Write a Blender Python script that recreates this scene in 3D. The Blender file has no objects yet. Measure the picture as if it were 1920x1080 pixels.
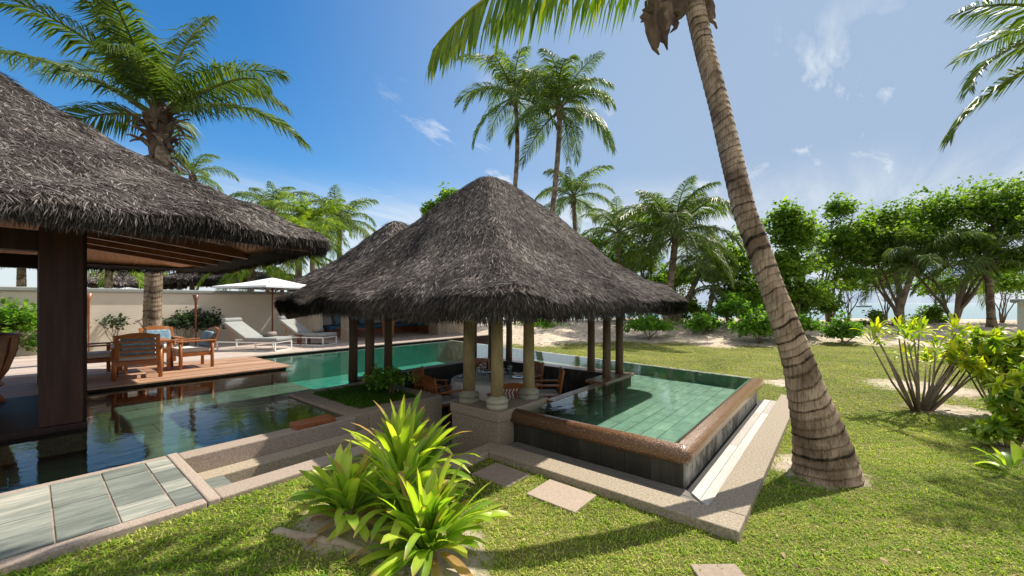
import bpy, math, random
import numpy as np
from mathutils import Vector, Matrix
R = math.radians
random.seed(7); rng = np.random.default_rng(7)
S = bpy.context.scene
# ---------------------------------------------------------------- camera, world, sun, exposure
HEAD = R(39.5); CAMZ = 2.0
cd = bpy.data.cameras.new('camera'); cam = bpy.data.objects.new('camera', cd); S.collection.objects.link(cam)
cam.location = (0, 0, CAMZ); cam.rotation_euler = (R(90), 0, HEAD - R(90))
cd.sensor_width = 36; cd.lens = 746/1920*36; cd.shift_y = 28/1920; cd.clip_start = .05; cd.clip_end = 20000
S.camera = cam
S.render.resolution_x = 1024; S.render.resolution_y = 576
S.view_settings.view_transform = 'Standard'; S.view_settings.look = 'None'; S.view_settings.gamma = 1; S.view_settings.exposure = 1.0
SUN_EL = R(52); SUN_AZ = R(-12)
w = bpy.data.worlds.new('World'); S.world = w; w.use_nodes = True
nt = w.node_tree; N = nt.nodes; L_ = nt.links; N.clear()
def wn(t, **k):
    n = N.new(t)
    for a, b in k.items(): setattr(n, a, b)
    return n
sky = wn('ShaderNodeTexSky'); sky.sky_type = 'NISHITA'; sky.sun_disc = False; sky.sun_elevation = SUN_EL; sky.sun_rotation = R(90) - SUN_AZ
sky.air_density = 1.1; sky.dust_density = .2; sky.ozone_density = 3.0
tc = wn('ShaderNodeTexCoord'); sep = wn('ShaderNodeSeparateXYZ'); L_.new(tc.outputs['Generated'], sep.inputs[0])
zc = wn('ShaderNodeMath', operation='MAXIMUM'); L_.new(sep.outputs['Z'], zc.inputs[0]); zc.inputs[1].default_value = .02
za = wn('ShaderNodeMath', operation='ADD'); L_.new(zc.outputs[0], za.inputs[0]); za.inputs[1].default_value = .12
dx = wn('ShaderNodeMath', operation='DIVIDE'); L_.new(sep.outputs['X'], dx.inputs[0]); L_.new(za.outputs[0], dx.inputs[1])
dy = wn('ShaderNodeMath', operation='DIVIDE'); L_.new(sep.outputs['Y'], dy.inputs[0]); L_.new(za.outputs[0], dy.inputs[1])
cmb = wn('ShaderNodeCombineXYZ'); L_.new(dx.outputs[0], cmb.inputs[0]); L_.new(dy.outputs[0], cmb.inputs[1])
def cloud(scale, rot, lo, hi, sx, seed):
    mp = wn('ShaderNodeMapping'); mp.inputs['Rotation'].default_value = (0, 0, R(rot)); mp.inputs['Scale'].default_value = (sx, 1, 1); mp.inputs['Location'].default_value = (seed, seed*.7, 0)
    L_.new(cmb.outputs[0], mp.inputs[0])
    n = wn('ShaderNodeTexNoise'); n.inputs['Scale'].default_value = scale; n.inputs['Detail'].default_value = 9; n.inputs['Roughness'].default_value = .62; n.inputs['Distortion'].default_value = .35
    L_.new(mp.outputs[0], n.inputs[0])
    r = wn('ShaderNodeMapRange'); r.inputs['From Min'].default_value = lo; r.inputs['From Max'].default_value = hi; L_.new(n.outputs[0], r.inputs[0])
    return r
c1 = cloud(3.4, 62, .575, .70, .42, 6.1)
elm = wn('ShaderNodeMapRange'); elm.inputs['From Min'].default_value = .52; elm.inputs['From Max'].default_value = .40; L_.new(sep.outputs['Z'], elm.inputs[0])
# low cloud bank towards the sea horizon (right of the view)
hz = wn('ShaderNodeMapRange'); hz.inputs['From Min'].default_value = .31; hz.inputs['From Max'].default_value = .17; hz.interpolation_type = 'SMOOTHSTEP'; L_.new(sep.outputs['Z'], hz.inputs[0])
c2 = cloud(1.2, 42, .38, .60, .30, 8.1)
c2m = wn('ShaderNodeMath', operation='MULTIPLY'); L_.new(hz.outputs[0], c2m.inputs[0]); L_.new(c2.outputs[0], c2m.inputs[1])
sd = wn('ShaderNodeVectorMath', operation='DOT_PRODUCT'); L_.new(tc.outputs['Generated'], sd.inputs[0]); sd.inputs[1].default_value = (.95, .10, 0)
sm = wn('ShaderNodeMapRange'); sm.inputs['From Min'].default_value = -.5; sm.inputs['From Max'].default_value = .85; L_.new(sd.outputs['Value'], sm.inputs[0])
c2n = wn('ShaderNodeMath', operation='MULTIPLY'); L_.new(c2m.outputs[0], c2n.inputs[0]); L_.new(sm.outputs[0], c2n.inputs[1])
c1n = wn('ShaderNodeMath', operation='MULTIPLY'); L_.new(elm.outputs[0], c1n.inputs[1]); sw = wn('ShaderNodeMapRange'); sw.inputs['From Min'].default_value = .42; sw.inputs['From Max'].default_value = .70; L_.new(sd.outputs['Value'], sw.inputs[0])
c1s = wn('ShaderNodeMath', operation='MULTIPLY'); L_.new(c1.outputs[0], c1s.inputs[0]); L_.new(sw.outputs[0], c1s.inputs[1]); L_.new(c1s.outputs[0], c1n.inputs[0])
mx = wn('ShaderNodeMath', operation='MAXIMUM'); L_.new(c1n.outputs[0], mx.inputs[0]); L_.new(c2n.outputs[0], mx.inputs[1])
mixc = wn('ShaderNodeMixRGB'); L_.new(mx.outputs[0], mixc.inputs[0]); hs = wn('ShaderNodeHueSaturation'); hs.inputs['Saturation'].default_value = 1.36; hs.inputs['Value'].default_value = .57; L_.new(sky.outputs[0], hs.inputs['Color'])
hz2 = wn('ShaderNodeMapRange'); hz2.inputs['From Min'].default_value = .30; hz2.inputs['From Max'].default_value = .0; hz2.inputs['To Max'].default_value = .85; hz2.interpolation_type = 'SMOOTHSTEP'; L_.new(sep.outputs['Z'], hz2.inputs[0])
mh = wn('ShaderNodeMixRGB'); L_.new(hz2.outputs[0], mh.inputs[0]); L_.new(hs.outputs[0], mh.inputs[1]); mh.inputs[2].default_value = (2.5, 2.85, 3.15, 1)
# paler air on the sunward, seaward side
sd2 = wn('ShaderNodeVectorMath', operation='DOT_PRODUCT'); L_.new(tc.outputs['Generated'], sd2.inputs[0]); sd2.inputs[1].default_value = (.93, -.20, .30)
sm2 = wn('ShaderNodeMapRange'); sm2.inputs['From Min'].default_value = .15; sm2.inputs['From Max'].default_value = 1.0; sm2.inputs['To Max'].default_value = .97; sm2.interpolation_type = 'SMOOTHSTEP'; L_.new(sd2.outputs['Value'], sm2.inputs[0])
mh2 = wn('ShaderNodeMixRGB'); L_.new(sm2.outputs[0], mh2.inputs[0]); L_.new(mh.outputs[0], mh2.inputs[1]); mh2.inputs[2].default_value = (1.42, 1.86, 2.5, 1)
L_.new(mh2.outputs[0], mixc.inputs[1]); mixc.inputs[2].default_value = (3.0, 3.2, 3.4, 1)
bg = wn('ShaderNodeBackground'); bg.inputs[1].default_value = .14; # added fill light: unseen bright sky overhead and behind the camera
vd = wn('ShaderNodeVectorMath', operation='DOT_PRODUCT'); L_.new(tc.outputs['Generated'], vd.inputs[0]); vd.inputs[1].default_value = (-.50, -.42, .76)
vm = wn('ShaderNodeMapRange'); vm.inputs['From Min'].default_value = .35; vm.inputs['From Max'].default_value = .65; vm.inputs['To Max'].default_value = .9; vm.interpolation_type = 'SMOOTHSTEP'; L_.new(vd.outputs['Value'], vm.inputs[0])
mv = wn('ShaderNodeMixRGB'); L_.new(vm.outputs[0], mv.inputs[0]); L_.new(mixc.outputs[0], mv.inputs[1]); mv.inputs[2].default_value = (3.4, 3.35, 3.35, 1)
L_.new(mv.outputs[0], bg.inputs[0])
wo = wn('ShaderNodeOutputWorld'); L_.new(bg.outputs[0], wo.inputs[0])
sl = bpy.data.lights.new('sun', 'SUN'); sl.energy = 3.9; sl.angle = R(.5); sl.color = (1, .92, .79)
so = bpy.data.objects.new('sun', sl); S.collection.objects.link(so)
sv = Vector((math.cos(SUN_EL)*math.cos(SUN_AZ), math.cos(SUN_EL)*math.sin(SUN_AZ), math.sin(SUN_EL)))
so.rotation_euler = sv.to_track_quat('Z', 'Y').to_euler(); so.location = sv*50

# ---------------------------------------------------------------- helpers
def pt(px, py, D):            # real position of something seen at px,py of the 1920 photo at depth D metres
    lat = (px-960)/746*D
    return Vector((lat*math.sin(HEAD)+D*math.cos(HEAD), -lat*math.cos(HEAD)+D*math.sin(HEAD), CAMZ-(py-568)/746*D))
def sms(x): x = np.clip(x, 0, 1); return x*x*(3-2*x)
def tag(o, label=None, cat=None, group=None, kind=None):
    if label: o['label'] = label
    if cat: o['category'] = cat
    if group: o['group'] = group
    if kind: o['kind'] = kind
    return o
def link(o): S.collection.objects.link(o); return o
def empty(name, loc, label, cat, rz=0, group=None):
    o = bpy.data.objects.new(name, None); link(o); o.location = loc; o.rotation_euler = (0, 0, rz); o.empty_display_size = .2
    return tag(o, label, cat, group)
def copy_tree(o, parent=None):
    c = o.copy(); link(c)
    if parent: c.parent = parent
    for ch in list(o.children): copy_tree(ch, c)
    return c
class MB:
    def __init__(s): s.v = []; s.f = []; s.r = []
    def add(s, vs, fs, r=None):
        b = len(s.v); r = random.random() if r is None else r
        s.v += [tuple(q) for q in vs]; s.f += [tuple(b+i for i in q) for q in fs]; s.r += [r]*len(vs); return s
    BF = [(0,3,2,1),(4,5,6,7),(0,1,5,4),(1,2,6,5),(2,3,7,6),(3,0,4,7)]
    def box(s, x0, x1, y0, y1, z0, z1, r=None):
        return s.add([(x0,y0,z0),(x1,y0,z0),(x1,y1,z0),(x0,y1,z0),(x0,y0,z1),(x1,y0,z1),(x1,y1,z1),(x0,y1,z1)], s.BF, r)
    def bar(s, a, b, w, h, up=(0,0,1), r=None):      # box beam from a to b
        a = Vector(a); b = Vector(b); t = (b-a).normalized(); u = Vector(up); sd_ = t.cross(u)
        if sd_.length < 1e-4: sd_ = t.cross(Vector((1,0,0)))
        sd_.normalize(); u = sd_.cross(t)
        p = []
        for q in (a, b):
            for i, j in ((-1,-1),(1,-1),(1,1),(-1,1)): p.append(q+sd_*(w/2*i)+u*(h/2*j))
        return s.add(p, [(3,2,1,0),(4,5,6,7),(0,1,5,4),(1,2,6,5),(2,3,7,6),(3,0,4,7)], r)
    def strip(s, pts, wd, th, up, r=None):       # tapered, twisted leaf-like strip with thickness
        pts = [Vector(p) for p in pts]; up = Vector(up); vs = []; n = len(pts)
        for i, p in enumerate(pts):
            t = (pts[min(i+1,n-1)]-pts[max(i-1,0)]).normalized(); q = t.cross(up).normalized(); nn = q.cross(t)
            vs += [p-q*wd[i]/2, p+nn*th, p+q*wd[i]/2, p+nn*(th+.008)*.2]
        fs = [(i*4+k, i*4+(k+1) % 4, (i+1)*4+(k+1) % 4, (i+1)*4+k) for i in range(n-1) for k in range(4)]+[(3,2,1,0), tuple((n-1)*4+k for k in range(4))]
        return s.add(vs, fs, r)
    def tube(s, pts, rad, n=8, r=None, cap=True, wob=0):
        pts = [Vector(p) for p in pts]; m = len(pts)
        if not hasattr(rad, '__len__'): rad = [rad]*m
        vs = []; fr = None
        for i, p in enumerate(pts):
            t = (pts[min(i+1, m-1)]-pts[max(i-1, 0)]).normalized()
            if fr is None:
                fr = t.orthogonal().normalized()
            fr = (fr - t*fr.dot(t)).normalized(); bn = t.cross(fr)
            for k in range(n):
                a = 2*math.pi*k/n; q = rad[i]*(1+wob*(random.random()-.5)); vs.append(p+(fr*math.cos(a)+bn*math.sin(a))*q)
        fs = [(i*n+k, i*n+(k+1) % n, (i+1)*n+(k+1) % n, (i+1)*n+k) for i in range(m-1) for k in range(n)]
        if cap: fs += [tuple(reversed(range(n))), tuple((m-1)*n+k for k in range(n))]
        return s.add(vs, fs, r)
    def lathe(s, prof, c=(0,0,0), n=20, r=None):
        vs = []; m = len(prof)
        for q, z in prof:
            for k in range(n):
                a = 2*math.pi*k/n; vs.append((c[0]+q*math.cos(a), c[1]+q*math.sin(a), c[2]+z))
        fs = [(i*n+k, i*n+(k+1) % n, (i+1)*n+(k+1) % n, (i+1)*n+k) for i in range(m-1) for k in range(n)]
        fs += [tuple(reversed(range(n))), tuple((m-1)*n+k for k in range(n))]
        return s.add(vs, fs, r)
    def build(s, name, mat, parent=None, world=True, bevel=0, smooth=False, sub=0):
        off = Vector(parent.location) if (parent is not None and world) else Vector((0,0,0))
        if parent is not None and world and parent.parent is not None: off = off + parent.parent.location
        me = bpy.data.meshes.new(name); me.from_pydata([(v[0]-off.x, v[1]-off.y, v[2]-off.z) for v in s.v], [], s.f)
        at = me.attributes.new('rnd', 'FLOAT', 'POINT'); at.data.foreach_set('value', s.r)
        me.materials.append(mat); o = bpy.data.objects.new(name, me); link(o)
        if parent is not None: o.parent = parent
        if smooth: me.polygons.foreach_set('use_smooth', [True]*len(me.polygons))
        if bevel:
            b = o.modifiers.new('bevel', 'BEVEL'); b.width = bevel; b.segments = 2; b.limit_method = 'ANGLE'
        if sub:
            b = o.modifiers.new('sub', 'SUBSURF'); b.levels = sub; b.render_levels = sub
        return o
def fast(name, V, F, mat, parent=None, rnd=None, tip=None, smooth=False, world=True, mesh_only=False):
    V = np.asarray(V, dtype=np.float32).reshape(-1, 3).copy()
    if parent is not None and world: V -= np.array(parent.location, dtype=np.float32)
    me = bpy.data.meshes.new(name); F = [np.asarray(f, dtype=np.int32) for f in (F if isinstance(F, list) else [F])]
    F = [f for f in F if len(f)]
    me.vertices.add(len(V)); me.vertices.foreach_set('co', V.ravel())
    li = np.concatenate([f.ravel() for f in F]); tot = np.concatenate([np.full(len(f), f.shape[1]) for f in F]).astype(np.int32)
    st = np.concatenate([[0], np.cumsum(tot)[:-1]]).astype(np.int32)
    me.loops.add(len(li)); me.loops.foreach_set('vertex_index', li.astype(np.int32))
    me.polygons.add(len(tot)); me.polygons.foreach_set('loop_start', st); me.polygons.foreach_set('loop_total', tot)
    if smooth: me.polygons.foreach_set('use_smooth', np.ones(len(tot), dtype=bool))
    for nm, arr in (('rnd', rnd), ('tip', tip)):
        if arr is not None: me.attributes.new(nm, 'FLOAT', 'POINT').data.foreach_set('value', np.asarray(arr, dtype=np.float32))
    me.update(calc_edges=True); me.validate(); me.materials.append(mat)
    if mesh_only: return me
    o = bpy.data.objects.new(name, me); link(o)
    if parent is not None: o.parent = parent
    return o
def blades(base, d, side, ln, wd, droop=0.0, up=None):
    """n blades of three stations each (base, middle, tip)"""
    n = len(base); d = d/np.linalg.norm(d, axis=1, keepdims=True); side = side/np.linalg.norm(side, axis=1, keepdims=True)
    ln = np.asarray(ln).reshape(-1, 1)*np.ones((n, 1)); wd = np.asarray(wd).reshape(-1, 1)*np.ones((n, 1)); dr = np.asarray(droop).reshape(-1, 1)*np.ones((n, 1))
    p1 = base+d*ln*.5 - np.array([[0,0,1.]])*dr*ln*.12
    d2 = d - np.array([[0,0,1.]])*dr; d2 /= np.linalg.norm(d2, axis=1, keepdims=True); p2 = p1+d2*ln*.5
    V = np.stack([base-side*wd*.3, base+side*wd*.3, p1+side*wd*.5, p1-side*wd*.5, p2], 1).reshape(-1, 3)
    i = np.arange(n)[:, None]*5
    return V, [i+np.array([[0,1,2,3]]), i+np.array([[3,2,4]])]
def merge(parts):
    Vs = []; Fs = {}; b = 0
    for V, F in parts:
        Vs.append(V)
        for f in F: Fs.setdefault(f.shape[1], []).append(f+b)
        b += len(V)
    return np.concatenate(Vs), [np.concatenate(v) for v in Fs.values()]
def mbarr(m): # MB -> arrays grouped by face size
    V = np.array(m.v, dtype=float); g = {}
    for f in m.f: g.setdefault(len(f), []).append(f)
    return V, [np.array(v) for v in g.values()]

# ---------------------------------------------------------------- materials
def newmat(name):
    m = bpy.data.materials.new(name); m.use_nodes = True; m.node_tree.nodes.clear(); return m, m.node_tree
def ramp(nt, stops):
    r = nt.nodes.new('ShaderNodeValToRGB'); e = r.color_ramp.elements
    while len(e) < len(stops): e.new(.5)
    for i, (p, c) in enumerate(stops): e[i].position = p; e[i].color = (*c, 1)
    return r
def MAT(name, stops, scale=5, stretch=(1,1,1), rough=.8, bump=.2, bscale=None, rnd=.5, detail=7, noise=.6, metal=0, spec=.5, coat=0, dist=0, rot=0, bdist=.02, sheen=0):
    """colour = ramp( noise*noise + rnd attribute*rnd )"""
    m, t = newmat(name); n = t.nodes; l = t.links
    tcn = n.new('ShaderNodeTexCoord'); mp = n.new('ShaderNodeMapping'); mp.inputs['Scale'].default_value = stretch; mp.inputs['Rotation'].default_value = (0, 0, rot); l.new(tcn.outputs['Object'], mp.inputs[0])
    no = n.new('ShaderNodeTexNoise'); no.inputs['Scale'].default_value = scale; no.inputs['Detail'].default_value = detail; no.inputs['Roughness'].default_value = .65; no.inputs['Distortion'].default_value = dist
    l.new(mp.outputs[0], no.inputs[0])
    a = n.new('ShaderNodeAttribute'); a.attribute_name = 'rnd'
    m1 = n.new('ShaderNodeMapRange'); m1.inputs[1].default_value = .28; m1.inputs[2].default_value = .72; m1.inputs[3].default_value = 0; m1.inputs[4].default_value = noise; l.new(no.outputs[0], m1.inputs[0])
    m2 = n.new('ShaderNodeMath'); m2.operation = 'MULTIPLY_ADD'; l.new(a.outputs['Fac'], m2.inputs[0]); m2.inputs[1].default_value = rnd; l.new(m1.outputs[0], m2.inputs[2])
    r = ramp(t, stops); l.new(m2.outputs[0], r.inputs[0])
    p = n.new('ShaderNodeBsdfPrincipled'); l.new(r.outputs[0], p.inputs['Base Color']); p.inputs['Roughness'].default_value = rough; p.inputs['Metallic'].default_value = metal
    p.inputs['Specular IOR Level'].default_value = spec; p.inputs['Coat Weight'].default_value = coat; p.inputs['Coat Roughness'].default_value = .15
    if bump:
        nb = n.new('ShaderNodeTexNoise'); nb.inputs['Scale'].default_value = bscale or scale*4; nb.inputs['Detail'].default_value = 5; l.new(mp.outputs[0], nb.inputs[0])
        b = n.new('ShaderNodeBump'); b.inputs['Strength'].default_value = bump; b.inputs['Distance'].default_value = bdist; l.new(nb.outputs[0], b.inputs['Height']); l.new(b.outputs[0], p.inputs['Normal'])
    o = n.new('ShaderNodeOutputMaterial'); l.new(p.outputs[0], o.inputs[0])
    m['_p'] = p.name
    return m
def LEAF(name, stops, trans=.4, rough=.4, tipcol=None, scale=3, spec=.4):
    m, t = newmat(name); n = t.nodes; l = t.links
    tcn = n.new('ShaderNodeTexCoord'); no = n.new('ShaderNodeTexNoise'); no.inputs['Scale'].default_value = scale; no.inputs['Detail'].default_value = 3; l.new(tcn.outputs['Object'], no.inputs[0])
    a = n.new('ShaderNodeAttribute'); a.attribute_name = 'rnd'
    m2 = n.new('ShaderNodeMath'); m2.operation = 'MULTIPLY_ADD'; l.new(a.outputs['Fac'], m2.inputs[0]); m2.inputs[1].default_value = .7
    m3 = n.new('ShaderNodeMath'); m3.operation = 'MULTIPLY'; l.new(no.outputs[0], m3.inputs[0]); m3.inputs[1].default_value = .4; l.new(m3.outputs[0], m2.inputs[2])
    r = ramp(t, stops); l.new(m2.outputs[0], r.inputs[0]); col = r.outputs[0]
    if tipcol:
        at = n.new('ShaderNodeAttribute'); at.attribute_name = 'tip'; mxr = n.new('ShaderNodeMixRGB'); l.new(at.outputs['Fac'], mxr.inputs[0]); l.new(col, mxr.inputs[1]); mxr.inputs[2].default_value = (*tipcol, 1); col = mxr.outputs[0]
    p = n.new('ShaderNodeBsdfPrincipled'); l.new(col, p.inputs['Base Color']); p.inputs['Roughness'].default_value = rough; p.inputs['Specular IOR Level'].default_value = spec
    tr = n.new('ShaderNodeBsdfTranslucent'); g = n.new('ShaderNodeMixRGB'); g.blend_type = 'MULTIPLY'; g.inputs[0].default_value = 1; l.new(col, g.inputs[1]); g.inputs[2].default_value = (1.9, 2.0, .55, 1); l.new(g.outputs[0], tr.inputs[0])
    mix = n.new('ShaderNodeMixShader'); mix.inputs[0].default_value = trans; l.new(p.outputs[0], mix.inputs[1]); l.new(tr.outputs[0], mix.inputs[2])
    o = n.new('ShaderNodeOutputMaterial'); l.new(mix.outputs[0], o.inputs[0]); return m
m_thatch = MAT('thatch', [(0,(.012,.010,.010)),(.35,(.040,.034,.032)),(.65,(.105,.091,.084)),(1,(.36,.325,.30))], .9, rough=.9, bump=0, rnd=.72, noise=.42, spec=.15)
m_thatch_base = MAT('thatch_base', [(0,(.012,.01,.01)),(1,(.05,.043,.04))], 30, rough=1, bump=.6, spec=.1)
m_thatch_under = MAT('thatch_underside', [(0,(.05,.035,.028)),(1,(.16,.11,.08))], 18, rough=1, bump=.5, spec=.1)
m_pole = MAT('weathered_post', [(0,(.03,.018,.01)),(.5,(.095,.06,.032)),(1,(.22,.145,.08))], 3, (1,1,.15), rough=.75, bump=.5, bscale=14)
m_column = MAT('stained_column', [(0,(.05,.03,.012)),(.45,(.17,.12,.055)),(1,(.36,.28,.15))], 5, (1,1,.5), rough=.8, bump=.5, bscale=22)
m_stonebase = MAT('column_base_stone', [(0,(.14,.13,.10)),(.6,(.30,.28,.21)),(1,(.42,.40,.31))], 7, rough=.85, bump=.4)
m_granite = MAT('terrazzo', [(0,(.11,.088,.06)),(.5,(.27,.225,.165)),(1,(.46,.39,.30))], 45, rough=.85, bump=.35, bscale=120, rnd=.2, noise=.8, bdist=.006)
m_pinkgran = MAT('pink_terrazzo', [(0,(.15,.115,.095)),(.5,(.31,.25,.205)),(1,(.47,.40,.34))], 90, rough=.85, bump=.3, bscale=120, rnd=.2, noise=.8, bdist=.005)
m_slate = MAT('slate_tiles', [(0,(.07,.082,.073)),(.4,(.14,.16,.142)),(.7,(.23,.245,.215)),(1,(.42,.40,.34))], 2.6, (1,5,1), rough=.7, bump=.35, bscale=10, rnd=.5, noise=.6, dist=.8, bdist=.01)
m_step = MAT('stepping_stone', [(0,(.22,.17,.13)),(1,(.42,.34,.27))], 30, rough=.9, bump=.3)
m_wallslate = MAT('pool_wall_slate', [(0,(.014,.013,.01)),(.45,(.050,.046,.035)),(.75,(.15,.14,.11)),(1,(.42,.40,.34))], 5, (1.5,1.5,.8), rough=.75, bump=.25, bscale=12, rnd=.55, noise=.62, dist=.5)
m_frontslate = MAT('shaded_wet_slate', [(0,(.010,.010,.008)),(.5,(.032,.030,.023)),(.85,(.07,.065,.05)),(1,(.30,.28,.22))], 1.6, (2.5,2.5,.7), rough=.45, bump=.2, bscale=12, rnd=.35, noise=.62, dist=.4)  # wet slate, its colour darkened further for the unlit front face
m_copper = MAT('pebble_coping', [(0,(.03,.012,.006)),(.45,(.13,.062,.03)),(.78,(.28,.155,.08)),(1,(.70,.52,.36))], 85, rough=.3, bump=1, bscale=70, rnd=.05, noise=1.0, coat=.25, bdist=.01, detail=3)
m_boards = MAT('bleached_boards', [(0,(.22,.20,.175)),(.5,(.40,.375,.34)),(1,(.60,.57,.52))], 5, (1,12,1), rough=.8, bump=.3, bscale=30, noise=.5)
m_boardgap = MAT('drain_slot', [(0,(.01,.01,.01)),(1,(.03,.03,.03))], 5)
m_deck = MAT('deck_wood', [(0,(.16,.08,.042)),(.5,(.33,.185,.11)),(1,(.50,.33,.225))], 4, (.6,6,1), rough=.6, bump=.25, bscale=14)
m_deckgrey = MAT('grey_deck_wood', [(0,(.24,.18,.15)),(.5,(.38,.31,.27)),(1,(.52,.45,.40))], 4, (.6,6,1), rough=.75, bump=.2, bscale=14)
m_teak = MAT('varnished_teak', [(0,(.20,.055,.013)),(.5,(.36,.125,.032)),(1,(.52,.22,.07))], 6, (1,1,1), rough=.38, bump=.1, noise=.5, rnd=.4)
m_mahog = MAT('dark_teak', [(0,(.07,.02,.008)),(.5,(.18,.055,.02)),(1,(.32,.11,.04))], 6, rough=.4, bump=.1)
m_darkwood = MAT('dark_stained_wood', [(0,(.008,.003,.003)),(.6,(.026,.010,.008)),(1,(.06,.024,.018))], 3, (3,3,.3), rough=.55, bump=.2, spec=.25)
m_soffit = MAT('soffit_boards', [(0,(.34,.15,.08)),(.5,(.54,.27,.15)),(1,(.68,.38,.23))], 4, (5,1,1), rough=.55, bump=.2)
m_wall = MAT('cream_render', [(0,(.46,.40,.32)),(.5,(.66,.58,.47)),(1,(.74,.67,.56))], 1.0, rough=.9, bump=.15, bscale=40)
m_cap = MAT('grey_coping', [(0,(.24,.26,.25)),(1,(.36,.38,.36))], 4, rough=.6, bump=.1)
m_rough = MAT('rubble_stone', [(0,(.13,.10,.07)),(.5,(.28,.22,.16)),(1,(.42,.35,.27))], 9, rough=.9, bump=.7, bscale=15)
m_white = MAT('white_powder_coat', [(0,(.72,.72,.70)),(1,(.82,.82,.80))], 4, rough=.4, bump=0)
m_cushion = MAT('cream_cushion', [(0,(.50,.49,.46)),(1,(.64,.63,.60))], 6, rough=.95, bump=.1, bscale=200)
m_greyfab = MAT('grey_mattress', [(0,(.22,.23,.225)),(1,(.31,.32,.31))], 6, rough=.95, bump=.1, bscale=200)
m_blue = MAT('blue_pillow', [(0,(.08,.16,.24)),(.5,(.17,.29,.39)),(1,(.42,.52,.58))], 22, rough=.95, bump=.1, noise=.9, rnd=.1)
m_deepblue = MAT('blue_seat', [(0,(.03,.09,.17)),(1,(.06,.15,.26))], 12, rough=.95, bump=.1)
m_towel = MAT('brown_towel', [(0,(.16,.13,.12)),(1,(.27,.23,.21))], 30, rough=1, bump=.3)
m_canopy = MAT('parasol_canvas', [(0,(.62,.66,.72)),(1,(.74,.77,.82))], 3, rough=.9, bump=.05)
m_cloth = MAT('tablecloth', [(0,(.60,.56,.52)),(1,(.74,.71,.67))], 6, rough=.95, bump=.05)
m_bamboo = MAT('rolled_bamboo', [(0,(.30,.17,.06)),(.5,(.52,.34,.14)),(1,(.66,.47,.24))], 30, (.15,.15,1), rough=.6, bump=.4)
m_log = MAT('log_end', [(0,(.03,.018,.01)),(1,(.12,.075,.045))], 5, rough=.8, bump=.3)
m_drum = MAT('copper_drum', [(0,(.30,.13,.05)),(1,(.46,.22,.10))], 5, rough=.6, bump=.1)
m_soil = MAT('sandy_soil', [(0,(.10,.075,.05)),(.5,(.24,.19,.14)),(1,(.40,.34,.27))], 9, rough=1, bump=.6, bscale=40)
m_bark = MAT('tree_bark', [(0,(.05,.035,.025)),(.5,(.15,.11,.075)),(1,(.28,.22,.16))], 6, (1,1,.4), rough=.9, bump=.5)
m_deadleaf = MAT('dry_sheath', [(0,(.025,.014,.01)),(.5,(.10,.062,.042)),(1,(.27,.19,.135))], 9, (1,1,.3), rough=.85, bump=.3)
m_glaze = MAT('dark_plate', [(0,(.02,.03,.045)),(1,(.05,.07,.10))], 5, rough=.15, bump=0)
m_paleplate = MAT('pale_plate', [(0,(.6,.6,.6)),(1,(.7,.7,.7))], 5, rough=.2, bump=0)
m_poolfloor = MAT('green_pool_tiles', [(0,(.09,.17,.135)),(.5,(.17,.28,.22)),(1,(.36,.47,.38))], 3, (1,3,1), rough=.6, bump=0, rnd=.22, noise=.65)
m_deepfloor = MAT('teal_pool_tiles', [(0,(.015,.15,.125)),(.5,(.03,.25,.20)),(1,(.08,.36,.29))], 3, rough=.6, bump=0, rnd=.5, noise=.5)
m_pondfloor = MAT('pond_slate', [(0,(.025,.045,.032)),(.5,(.058,.095,.068)),(1,(.13,.18,.13))], 1.6, (1,2.5,1), rough=.6, bump=0, rnd=.45, noise=.55)
m_boat = MAT('boat_paint', [(0,(.10,.14,.18)),(1,(.2,.26,.3))], 3, rough=.4, bump=0)
g_palm = LEAF('palm_green', [(0,(.018,.036,.010)),(.45,(.05,.092,.018)),(.8,(.115,.165,.035)),(1,(.26,.28,.09))], .36, .45, spec=.3)
g_palm2 = LEAF('palm_yellow_green', [(0,(.03,.07,.01)),(.5,(.10,.19,.02)),(1,(.36,.37,.06))], .45, .5, spec=.25)
g_palmfar = LEAF('palm_far_green', [(0,(.025,.05,.016)),(.5,(.07,.12,.035)),(1,(.22,.26,.09))], .4, .55, spec=.2)
g_stalk = LEAF('frond_stalk', [(0,(.14,.18,.05)),(1,(.34,.34,.13))], .05, .45)
g_tree = LEAF('sea_hibiscus_leaf', [(0,(.03,.07,.013)),(.45,(.09,.17,.026)),(.8,(.19,.28,.045)),(1,(.36,.42,.10))], .48, .55, scale=1, spec=.15)
g_bush = LEAF('shrub_leaf', [(0,(.03,.085,.012)),(.5,(.085,.20,.022)),(1,(.26,.38,.06))], .42, .55, scale=2, spec=.2)
g_dark = LEAF('dark_shrub_leaf', [(0,(.015,.02,.012)),(.6,(.03,.055,.025)),(1,(.09,.13,.05))], .25, .4)
g_yellow = LEAF('yellow_croton_leaf', [(0,(.04,.11,.012)),(.35,(.13,.24,.02)),(.7,(.42,.46,.03)),(.9,(.62,.52,.04)),(1,(.62,.25,.06))], .4, .4, scale=2)
g_crinum = LEAF('crinum_leaf', [(0,(.05,.12,.018)),(.4,(.17,.30,.03)),(.75,(.40,.50,.06)),(1,(.62,.62,.14))], .42, .35, tipcol=(.42,.26,.12), scale=6)
g_grass = LEAF('turf_blades', [(0,(.025,.07,.007)),(.32,(.11,.22,.016)),(.62,(.29,.39,.04)),(1,(.68,.60,.24))], .3, .6, scale=.7, spec=.15)
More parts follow.
